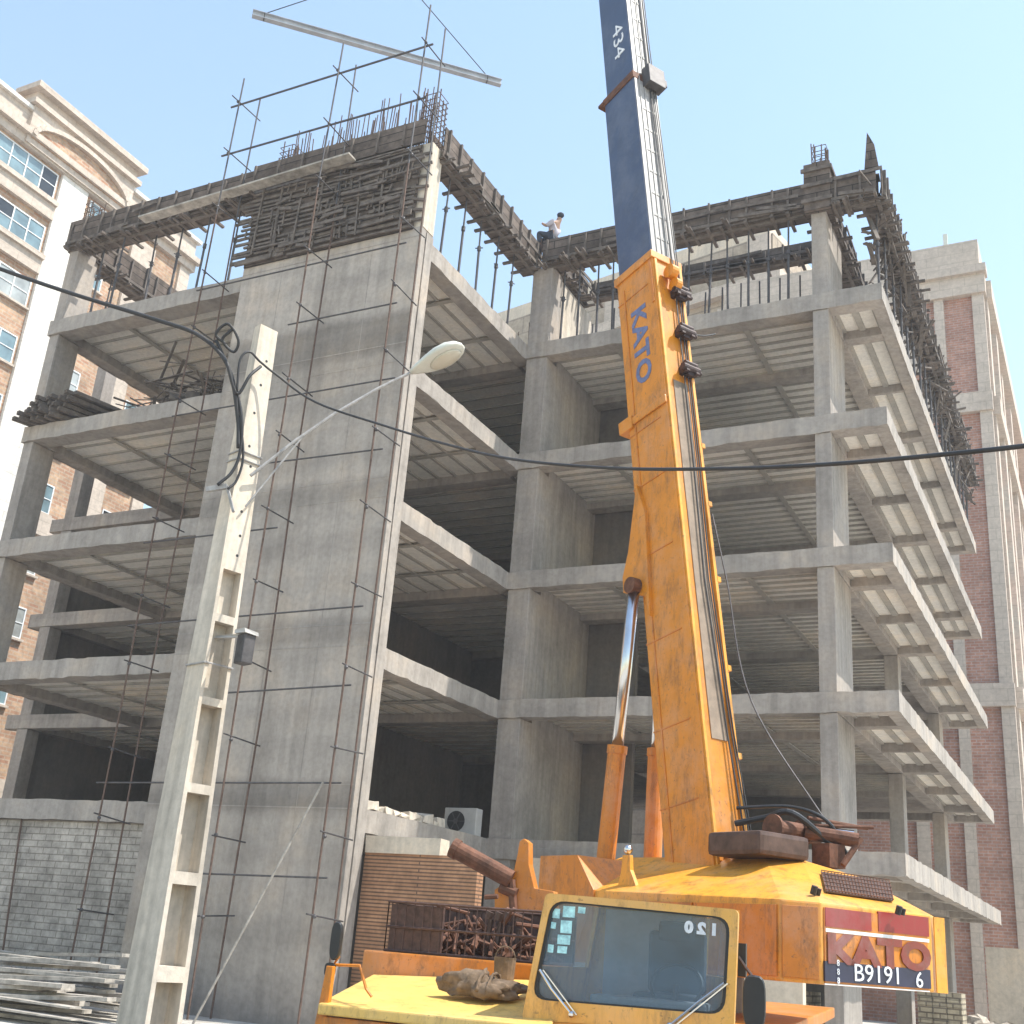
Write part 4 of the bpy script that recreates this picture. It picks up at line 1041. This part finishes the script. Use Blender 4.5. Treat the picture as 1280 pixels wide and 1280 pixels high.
# ---- cage of old parts behind the deck
ca, cb = tpl(486, 1196, 4.55), tpl(690, 1212, 4.55); zt0 = tpl(486, 1127, 4.55).z
_, ra, za = tr(ca); _, rb_, _ = tr(cb); za = BL.z + .182
b = MB(); bars = MB()
for (f0, r0, f1, r1) in ((4.66, ra, 4.66, rb_), (4.66, ra, 3.9, ra), (3.9, ra, 3.9, rb_), (4.66, rb_, 3.9, rb_)):
    for z in (za + .01, (za + zt0) / 2, zt0):
        bars.tube(T(f0, r0, z), T(f1, r1, z), .011, 6)
    n = int(max(abs(f1 - f0), abs(r1 - r0)) / .075)
    for i in range(n + 1):
        k = i / n; bars.tube(T(f0 + (f1 - f0) * k, r0 + (r1 - r0) * k, za), T(f0 + (f1 - f0) * k, r0 + (r1 - r0) * k, zt0), .005, 4)
cgo = bars.build('tool_cage', 'mesh_grey', crane)
b = MB(); tbox(b, 3.9, 4.66, ra, rb_, za - .01, za + .003); b.build('cage_floor', 'brown_metal', cgo)
b = MB(); tbox(b, 3.86, 3.89, ra, rb_, za, zt0 - .01); b.build('cage_back', 'mesh_grey', cgo)
b = MB(); tbox(b, 4.6, 4.64, ra + .02, ra + .48, za, zt0 - .02); b.build('cage_door', 'mesh_grey', cgo)
b = MB()
for i in range(90):
    c = T(random.uniform(3.98, 4.55), random.uniform(ra + .1, rb_ - .1), za + .02 + abs(random.gauss(0, .12)))
    d = Vector((random.gauss(0, 1), random.gauss(0, 1), random.gauss(0, .5))).normalized() * random.uniform(.04, .2); c.z = max(c.z, za + abs(d.z) + .02)
    b.tube(c - d, c + d, random.uniform(.008, .03), 6)
b.build('rusty_scrap', 'rust', kind='stuff', label='jumble of rusty pipes and fittings inside the crane tool cage', cat='scrap')
for i in range(4):
    c = T(4.3, ra + .75 + i * .085, za + .21); b = MB(); b.tube(c - UZ * .19, c + UZ * (.1 - .02 * i) + T2 * .03, .025, 8); b.tube(c + UZ * .1, c + UZ * .16 + T2 * .02, .035, 8)
    b.build('pipe_fitting', 'brown_metal', label='upright brown pipe fitting standing in the crane tool cage', cat='fitting', group='pipe fittings in the tool cage')
# bracket and silencer between deck and upper body
PF = 3.3
q = [tpl(p[0], p[1], PF) for p in ((640, 1098), (647, 1066), (649, 1052), (655, 1048), (661, 1053), (661, 1080), (668, 1110), (692, 1114), (696, 1150), (618, 1150), (618, 1112))]
b = MB(); b.prism(q, -T1 * .14); b.build('boom_rest', 'orange', crane, bev=.008)
b = MB(); c0, c1 = tpl(571, 1061, PF) + T1 * .1, tpl(640, 1100, PF) + T1 * .02
b.tube(c0, c1, .085, 16); b.tube(c0 - (c1 - c0).normalized() * .01, c0 + (c1 - c0).normalized() * .05, .095, 16); sl_ = b.build('silencer', 'rust', crane, smooth=False)
b = MB(); b.tube(c1 - UZ * .07 - T2 * .1, c1 + T2 * .06 - UZ * .12, .05, 10); b.path([c1, c1 + T2 * .05 - UZ * .3, T(PF + .02, tr(c1)[1] + .05, 1.21)], .04, 8); b.build('exhaust_pipe', 'rust', sl_)

# ---- canvas bundle, tin on the deck
dz0 = max(FL.z, BL.z)
def deck_z(p):
    f, r, _ = tr(p); k = (6.45 - f) / 1.7; return (FL.z + (FR.z - FL.z) * .8) * (1 - k) + BR.z * k + .004
c = at_z(607, 1238, (FR.z + BR.z) / 2 + .03)
b = MB(); nn, mm = 40, 20; rings = []
def lump(u, v): return 1 + .16 * math.sin(3 * u + 2.1 * math.cos(2 * v)) + .11 * math.sin(7 * u + 3 * v) + .07 * math.sin(13 * u - 5 * v + 1) + .05 * math.sin(21 * u + 9 * v) + random.uniform(-.025, .025)
for j_ in range(mm + 1):
    v = PI * (j_ + .001) / (mm + .002); ring = []
    for i_ in range(nn):
        u = 2 * PI * i_ / nn; q = lump(u, v)
        p = c + T2 * (.30 * q * math.sin(v) * math.cos(u)) + T1 * (.17 * q * math.sin(v) * math.sin(u))
        ring.append(Vector((p.x, p.y, deck_z(p) + max(0, .045 + (.085 - .03 * math.cos(u + .6)) * q * -math.cos(v)))))
    rings.append(ring)
b.loft(rings)
for i in range(3):
    p = c + T2 * random.uniform(-.1, .1) + T1 * random.uniform(-.05, .05); p.z = deck_z(p) + .135
    b.path(smooth([p - T1 * .16 - UZ * .08, p - T1 * .08, p + UZ * .012, p + T1 * .09 - UZ * .01, p + T1 * .17 - UZ * .1], 4), .011, 6)
b.build('canvas_bundle', 'tarp', label='dirty brown bundle of canvas and rope lying on the yellow front deck', cat='bundle', jit=.006, smooth=True)
c = T(4.98, tr(tpl(634, 1220, 4.9))[1], 0); z_ = BR.z + .0
b = MB(); n = 16; R_ = .085
rg = lambda r, z: [Vector((c.x + r * math.cos(2 * PI * i / n), c.y + r * math.sin(2 * PI * i / n), z)) for i in range(n)]
zb = deck_z(c) + .004
b.loft([rg(R_ * .9, zb), rg(R_, zb + .16), rg(R_ * .92, zb + .16), rg(R_ * .84, zb + .02)], cap=True)
b.path([c + UZ * (zb + .15) + Vector((R_ * math.cos(a), 0, .09 * math.sin(a))) for a in [PI * k / 10 for k in range(11)]], .005, 5)
b.build('bucket', 'tarp', label='small dirty bucket standing behind the canvas bundle on the deck', cat='bucket')

# ---- upper structure
TH = math.radians(29); PH = math.radians(80.2)
HD = Vector((-math.cos(TH), math.sin(TH), 0)); BD_ = HD * math.cos(PH) + UZ * math.sin(PH); BU = -HD * math.sin(PH) + UZ * math.cos(PH); BLAT = Vector((-HD.y, HD.x, 0))
O_ = at_d(690, 1160, 13.4); O_.z = 0
E1 = -HD; E2 = -BLAT
def U(a, b_, z): return O_ + E1 * a + E2 * b_ + UZ * z
def upl(px, py, a): return on_plane(px, py, U(a, 0, 0), E1)
def uab(p): q = Vector(p) - O_; return q.dot(E1), q.dot(E2), q.z
UAX = (E1, E2, UZ)
def ubox(mb, a0, a1, b0, b1, z0, z1): return mb.obox(U((a0 + a1) / 2, (b0 + b1) / 2, (z0 + z1) / 2), UAX, ((a1 - a0) / 2, (b1 - b0) / 2, (z1 - z0) / 2))
lowp = [(-.30, .02), (3.53, 0), (3.78, .27), (3.78, 1.84), (3.66, 2.08), (.2, 2.42), (-.3, 2.2)]
topp = [(.05, .93, 2.80), (2.16, 1.22, 2.80), (2.43, 1.5, 2.80), (2.75, 1.97, 2.678), (2.7, 2.08, 2.68), (.5, 2.2, 2.78), (-.2, 2.1, 2.78)]
b = MB()
b.loft([[U(a, c, 1.58) for a, c in lowp], [U(a, c, 2.36 - .02 * a) for a, c in lowp], [U(a, c, z) for a, c, z in topp]])
ub = b.build('upper_body', 'yellow', crane, bev=.018)
b = MB(); b.prism([U(-.31, -.012, 1.6), U(.75, -.012, 1.6), U(.75, -.012, 2.35), U(.42, -.012, 2.73), U(-.31, -.012, 2.73)], E2 * 1.05); b.build('front_housing', 'orange', ub, bev=.015)
b = MB(); cx = U(1.0, 1.2, 0); b.tube(Vector((cx.x, cx.y, 1.2)), Vector((cx.x, cx.y, 1.579)), .62, 24); b.build('slewing_ring', 'brown_metal', crane)
# side skin panels, shade painted in by the darker orange, with gaps
for a0, a1 in ((.78, 1.2), (1.23, 2.36), (2.39, 3.5)):
    b = MB(); ubox(b, a0, a1, -.022, .012, 1.62, 2.24); b.build('side_door', 'orange', ub, bev=.006)
b = MB(); p, q = U(3.55, .005, 0), U(3.765, .245, 0); dch = (q - p).normalized(); nch = Vector((dch.y, -dch.x, 0)); m = (p + q) / 2 + nch * .012 + UZ * 1.93
b.obox(m, (dch, nch, UZ), ((q - p).length / 2, .012, .31)); b.build('corner_panel', 'orange', ub, bev=.005)
# rear sign: red strips, letters, number plate
def rplate(px0, py0, px1, py1, th, mat, nm, a=3.781):
    p, q = upl(px0, py0, a), upl(px1, py1, a); _, b0, z1 = uab(p); _, b1, z0 = uab(q)
    m = MB(); ubox(m, a, a + th, b0, b1, z0, z1); return m.build(nm, mat, ub), b0, b1, z0, z1
sg, b0, b1, z0, z1 = rplate(1029, 1134, 1161, 1238, .010, 'orange', 'sign_panel')
rplate(1030, 1134, 1088, 1164, .016, 'red', 'red_panel'); rplate(1096, 1139, 1160, 1171, .016, 'red', 'red_panel')
rplate(1031, 1164.5, 1160, 1174, .0135, 'white', 'white_strip')
_, pb0, pb1, pz0, pz1 = rplate(1029, 1201, 1162, 1236, .02, 'sign_navy', 'number_plate')
rplate(1030, 1229, 1161, 1240, .012, 'white', 'white_strip')
rplate(1166, 1146, 1184, 1242, .012, 'yellow', 'corner_panel', 3.785)
zc_ = (pz1 + uab(upl(1031, 1172, 3.79))[2]) / 2
text('KATO', .335, 'red_faded', ub, U(3.802, (b0 + b1) / 2 + .02, zc_), E2, UZ, sx=1.6, bold=.018, ext=.004)
text('B9191', .215, 'letter_white', ub, U(3.806, (pb0 + pb1) / 2 - .03, (pz0 + pz1) / 2), E2, UZ, sx=1.25, ext=.003)
text('6', .20, 'letter_white', ub, U(3.806, pb1 - .18, (pz0 + pz1) / 2 - .02), E2, UZ, sx=1.2, ext=.003)
for k in range(3): text('8', .075, 'letter_white', ub, U(3.806, pb0 + .17, (pz0 + pz1) / 2 + .075 - k * .075), E2, UZ, ext=.003)
# grille on rear slope
r0, r1, r2 = U(3.78, .3, 2.287), U(3.78, 1.8, 2.287), U(2.43, 1.5, 2.803)
nrm_ = (r1 - r0).cross(r2 - r0).normalized()
if nrm_.z < 0: nrm_ = -nrm_
gq = [on_plane(px, py, r0 + nrm_ * .012, nrm_) for px, py in ((1026, 1091), (1111, 1103), (1116, 1127), (1032, 1115))]
b = MB(); b.loft([gq, [p + nrm_ * .014 for p in gq]]); go = b.build('grille', 'brown_metal', ub)
b = MB()
for i in range(22):
    k = i / 21; b.bar(gq[0].lerp(gq[1], k) + nrm_ * .02, gq[3].lerp(gq[2], k) + nrm_ * .02, .008, .008, nrm_)
for i in range(6):
    k = i / 5; b.bar(gq[0].lerp(gq[3], k) + nrm_ * .028, gq[1].lerp(gq[2], k) + nrm_ * .028, .008, .008, nrm_)
b.build('grille_bars', 'rust', go)
for px, py in ((1017, 1114), (1123, 1139)):
    p = on_plane(px, py, r0 + nrm_ * .03, nrm_); b = MB(); b.tube(p - nrm_ * .03, p + nrm_ * .05, .03, 10); b.tube(p + E2 * .07 - nrm_ * .03, p + E2 * .07 + nrm_ * .03, .022, 8); b.build('marker_lamp', 'black', ub)
# post with bright knob on the body side
b = MB(); p = U(1.02, .25, 2.4); q = [U(.9, .2, 2.36), U(1.26, .2, 2.36), U(1.12, .2, 2.58), U(1.1, .2, 2.74), U(.98, .2, 2.74), U(.96, .2, 2.56)]
b.prism(q, E2 * .05); po = b.build('mast_bracket', 'yellow', ub, bev=.004)
b = MB(); b.ball(U(1.04, .225, 2.80), .055, 10, 7); b.build('beacon', 'chrome', po, smooth=True)

# ---- boom
M0 = at_d(888, 1039, 13.0); BW, BH = .543, .80
def Bm(L, x, y): return M0 + BD_ * L - BLAT * x - BU * y       # x across the back (0..BW), y down the side (0..BH)
BAX = (BD_, -BLAT, -BU)
def bbox(mb, L0, L1, x0, x1, y0, y1): return mb.obox(Bm((L0 + L1) / 2, (x0 + x1) / 2, (y0 + y1) / 2), BAX, ((L1 - L0) / 2, (x1 - x0) / 2, (y1 - y0) / 2))
LT = 8.42
b = MB(); bbox(b, -.5, LT, 0, BW, 0, BH)
boom = b.build('boom_base_section', 'boom_paint', crane, bev=.022)
b = MB()
bbox(b, LT - .12, LT + .012, -.03, BW + .03, -.03, BH + .03)
b.build('boom_collar', 'boom_paint', boom, bev=.012)
b = MB()
for L in (.4, 1.35, 2.5, 3.7, 4.75, 5.6, 7.9): bbox(b, L, L + .018, -.009, 0.004, .14, BH - .0)
bbox(b, -.4, LT - .3, -.011, .004, BH - .16, BH - .135)
bbox(b, LT - .9, LT - .13, -.012, .004, .02, .07); 
b.build('weld_rib', 'orange', boom)
b = MB(); bbox(b, 5.72, 5.92, -.05, BW + .05, BH - .12, BH + .16); bbox(b, 5.76, 5.88, -.035, .0, -.02, BH - .12); b.build('boom_flange', 'boom_paint', boom, bev=.03)
# back of boom: grey channel with edge strips
b = MB(); bbox(b, 1.1, 6.2, .17, BW - .12, -.012, .01); b.build('back_channel', 'dusty_channel', boom)
b = MB(); bbox(b, -.4, LT - .13, BW - .05, BW - .005, -.045, .01); bbox(b, -.4, LT - .13, .03, .07, -.03, .01); b.build('back_rail', 'yellow', boom)
b = MB()
for L in (.9, 2.0, 3.2, 4.3, 5.2): bbox(b, L, L + .07, BW - .01, BW + .05, -.05, .05)
b.build('edge_lug', 'yellow', boom)
for L, s in ((7.75, 1.0), (7.05, 1.1), (6.4, 1.1)):
    b = MB(); bbox(b, L - .07, L + .05, .30, .36, -.16, -.0); bbox(b, L - .07, L + .05, .48, .54, -.16, -.0); b.tube(Bm(L, .26, -.12), Bm(L, .56, -.12), .05 * s, 12); b.tube(Bm(L + .07, .3, -.13), Bm(L + .07, .52, -.13), .04, 10); b.tube(Bm(L + .04, .52, -.06), Bm(L + .04, .66, -.06), .035, 8)
    bbox(b, L - .1, L - .02, .36, .48, -.12, -.03); b.build('rope_guide', 'guide_iron', boom)
b = MB(); b.tube(Bm(8.05, .18, -.13), Bm(8.05, .30, -.13), .11, 14); b.tube(Bm(7.85, .26, -.12), Bm(7.85, .36, -.12), .10, 14); b.build('guide_sheave', 'boom_paint', boom)
for x, y, w_ in ((.36, -.05, .012), (.42, -.06, .010), (.47, -.05, .010)):
    b = MB(); b.path([Bm(-.35, x - .0 + .1, y - .05), Bm(1.2, x + .03, y), Bm(3.2, x - .06, y), Bm(5, x - .02, y), Bm(8.3, x, y), Bm(13, x - .02, y + .05), Bm(26, x - .06, y + .1)], w_, 6); b.build('hoist_rope', 'cable', boom)
# inner sections
def sect(nm, L0, L1, i, mat, top):
    b = MB(); bbox(b, L0, L1, i, BW - i, i, BH - i); o = b.build(nm, mat, boom, bev=.02)
    m = MB(); bbox(m, L0 + .4, L1 - .001, i + .018, BW - i - .0, i - .012, i + .01); m.build('back_plate', top, o)
    m = MB()
    for L in [L0 + .5 + k * .45 for k in range(int((L1 - L0 - .6) / .45))]: bbox(m, L, L + .05, i + .12, BW - i - .09, i - .02, i - .005)
    for x in (.10, .2, .3, .38): bbox(m, L0 + .4, L1 - .05, i + x, i + x + .018, i - .026, i - .011)
    m.build('hose_run', 'hose_grey', o)
    return o
s2 = sect('boom_second_section', LT - .6, 12.25, .03, 'navy', 'grey_paint')
s3 = sect('boom_third_section', 11.8, 19.5, .065, 'navy', 'grey_paint')
s4 = sect('boom_tip_section', 19.0, 26.0, .10, 'navy', 'grey_paint')
b = MB(); bbox(b, 12.12, 12.27, .012, BW - .012, .012, BH - .012); bbox(b, 12.14, 12.2, -.02, .5, BH - .05, BH + .08); b.build('section_collar', 'rust', s2, bev=.01)
b = MB(); bbox(b, 12.0, 12.4, .22, .56, -.16, .03); bbox(b, 12.15, 12.3, .5, .66, -.1, .05); b.build('hose_guide', 'steel_dark', s2, bev=.01)
b = MB(); bbox(b, 19.4, 19.52, .05, BW - .05, .05, BH - .05); b.build('section_collar', 'rust', s3)
b = MB(); b.tube(Bm(25.7, -.05, .3), Bm(25.7, BW + .05, .3), .3, 18); b.build('tip_sheave', 'steel_dark', s4)
# lettering along the boom, reading downwards
text('KATO', .43, 'letter_blue', boom, Bm(6.98, -.0035, BH * .5), -BD_, BU, ext=.003, sx=1.12, bold=.014)
text('434', .36, 'letter_white', s3, Bm(13.3, .0655 - .004, BH * .42), -BD_, BU, ext=.003, sx=1.5)

# lift cylinders
def cyl(off, base, top):
    ctr = M0 - BLAT * (BW / 2)
    def pl(p): return on_plane(p[0], p[1], ctr + BLAT * off, BLAT)
    B_, Tp = pl(base), pl(top); d = (Tp - B_).normalized(); L = (Tp - B_).length
    B0 = B_ - d * .28
    k = 1.28 / L
    c = MB(); c.tube(B0, B_ + d * 1.28, .115, 20); c.tube(B_ + d * 1.2, B_ + d * 1.30, .128, 20); o = c.build('lift_cylinder', 'orange', crane, smooth=False)
    r = MB(); r.tube(B_ + d * 1.30, Tp, .078, 20); r.build('piston_rod', 'chrome', o, smooth=True)
    e = MB(); e.tube(Tp + BLAT * .09, Tp - BLAT * .09, .11, 16); e.build('rod_eye', 'rust', o)
    return Tp
tp1 = cyl(.37, (758, 1066), (793, 733)); tp2 = cyl(-.37, (816, 1066), (829, 735))
for off, Tp in ((.33, tp1), (-.33, tp2)):
    ctr = M0 - BLAT * (BW / 2) + BLAT * off
    pts = [on_plane(px, py, ctr, BLAT) for px, py in ((795, 606), (806, 640), (812, 770), (806, 745), (779, 741), (778, 722), (785, 690))]
    if off < 0: pts = [p - BLAT * 0 + (tp2 - tp1) - BLAT * ((tp2 - tp1).dot(BLAT)) * 1 for p in [on_plane(px, py, M0 - BLAT * (BW / 2) + BLAT * .33, BLAT) - BLAT * .66 for px, py in ((795, 606), (806, 640), (812, 770), (806, 745), (779, 741), (778, 722), (785, 690))]]
    m = MB(); m.prism(pts, -BLAT * (.07 if off > 0 else .05)); m.build('cylinder_bracket', 'boom_paint', boom, bev=.006)
# winch, drum cover and hoses behind the boom foot
b = MB(); ubox(b, 1.75, 2.55, .75, 1.5, 2.78, 3.03); wv = b.build('winch_cover', 'brown_metal', crane, bev=.05)
b = MB(); b.tube(U(2.2, 1.3, 3.12), U(2.2, 2.0, 3.12), .10, 18); b.tube(U(2.2, 1.29, 3.12), U(2.2, 1.32, 3.12), .15, 18); b.tube(U(2.2, 1.75, 3.12), U(2.2, 1.78, 3.12), .15, 18); b.build('winch_drum', 'rust', crane)
b = MB(); b.tube(U(2.3, 1.7, 3.12), U(2.7, 2.1, 3.06), .08, 12); b.tube(U(2.65, 1.9, 2.78), U(2.72, 2.12, 3.08), .035, 8); b.tube(U(2.3, 1.8, 3.2), U(2.75, 2.3, 3.22), .02, 8); b.tube(U(2.3, 1.75, 3.28), U(2.5, 2.5, 3.24), .02, 8); ubox(b, 2.35, 2.6, 1.75, 2.0, 2.75, 3.0)
b.build('hose_fitting', 'rust', crane)
b = MB(); b.tube(U(2.35, 1.9, 3.14), U(2.6, 2.15, 3.12), .06, 12); b.build('accumulator', 'chrome', crane)
b = MB(); b.path(smooth([Bm(.1, .3, -.1), U(2.0, 1.4, 3.25), U(2.3, 1.5, 3.3), U(2.5, 1.9, 3.0)], 6), .035, 8); b.path(smooth([Bm(.3, .4, -.05), U(2.1, 1.7, 3.4), U(2.45, 1.9, 3.25), U(2.55, 2.1, 2.9)], 6), .02, 8); b.build('hydraulic_hose', 'black', crane)
b = MB(); b.path(smooth([Bm(4.2, BW + .06, -.02), Bm(3.2, BW + .1, -.1), Bm(1.6, BW + .16, -.2), U(2.35, 2.05, 3.2)], 8), .012, 6); b.build('wire_rope', 'steel_dark', boom)
b = MB(); b.path(smooth([Bm(7.1, .6, -.08), Bm(7.15, .8, -.1), Bm(7.25, 1.0, -.12)], 5), .014, 6); b.build('hose_stub', 'black', boom)

# ---- fly jib, hook and lifted load (tip lies above the frame)
hk = on_plane(496, -41, M0, BLAT)
Z1 = 22.95
tipb = Bm(26.0, BW / 2, BH / 2); jt = Vector((hk.x, hk.y, tipb.z + 7.5)) + BLAT * 0
b = MB()
side = BLAT * .22
for s_ in (side, -side):
    b.tube(tipb + s_ + BU * .25, jt + s_ * .5, .05, 6); b.tube(tipb + s_ - BU * .25, jt + s_ * .5 - UZ * .15, .05, 6)
for i in range(14):
    k0, k1 = i / 14, (i + 1) / 14
    for s_ in (side, -side):
        A = (tipb + s_ + BU * .25).lerp(jt + s_ * .5, k0); B_ = (tipb + s_ - BU * .25).lerp(jt + s_ * .5 - UZ * .15, k1); b.tube(A, B_, .025, 5)
b.build('fly_jib', 'yellow', crane)
b = MB(); b.tube(jt - UZ * .1, hk + UZ * .55, .014, 6); b.build('hook_rope', 'cable', crane)
b = MB(); b.tube(hk + UZ * .2, hk + UZ * .6, .16, 14); b.path([hk + UZ * .22, hk + UZ * .1, hk + E1 * .1, hk - UZ * .1, hk - E1 * .1, hk - E1 * .12 + UZ * .06], .03, 8); b.build('hook_block', 'yellow', crane)
ea, eb = at_z(315, 20, Z1), at_z(626, 107, Z1)
dd = (eb - ea).normalized(); sd_ = dd.cross(UZ)
b = MB(); b.bar(ea, eb, .15, .012); b.bar(ea + UZ * .16, eb + UZ * .16, .15, .012); b.bar(ea + UZ * .08, eb + UZ * .08, .012, .148)
b.build('steel_beam', 'galvanised', label='pale steel beam hanging level from the crane sling above the building', cat='beam')
la, lb = ea.lerp(eb, .045) + UZ * .18, ea.lerp(eb, .94) + UZ * .18
b = MB()
for p in (la, lb):
    b.tube(hk - UZ * .1, p, .013, 6); b.path([p + sd_ * .085 * math.cos(a) + UZ * (-.1 + .115 * math.sin(a)) for a in [2 * PI * k / 12 for k in range(13)]], .012, 5)
b.build('lifting_sling', 'cable', label='two legged wire sling between the crane hook and the hanging beam', cat='sling')

# ================================================================ air
hz = MB(); hz.box(-75, 60, -60, 95, -1, 60)
hm = bpy.data.materials.new('thin_haze'); hm.use_nodes = True
ht_ = hm.node_tree; ht_.nodes.remove(ht_.nodes['Principled BSDF'])
pv = ht_.nodes.new('ShaderNodeVolumePrincipled'); pv.inputs['Color'].default_value = (0.95, 0.96, 1.0, 1); pv.inputs['Density'].default_value = 0.0012
ht_.links.new(pv.outputs[0], ht_.nodes['Material Output'].inputs['Volume'])
hz.build('haze', hm, kind='stuff', label='thin dusty haze in the air over the site', cat='haze', origin=(0, 0, -1))
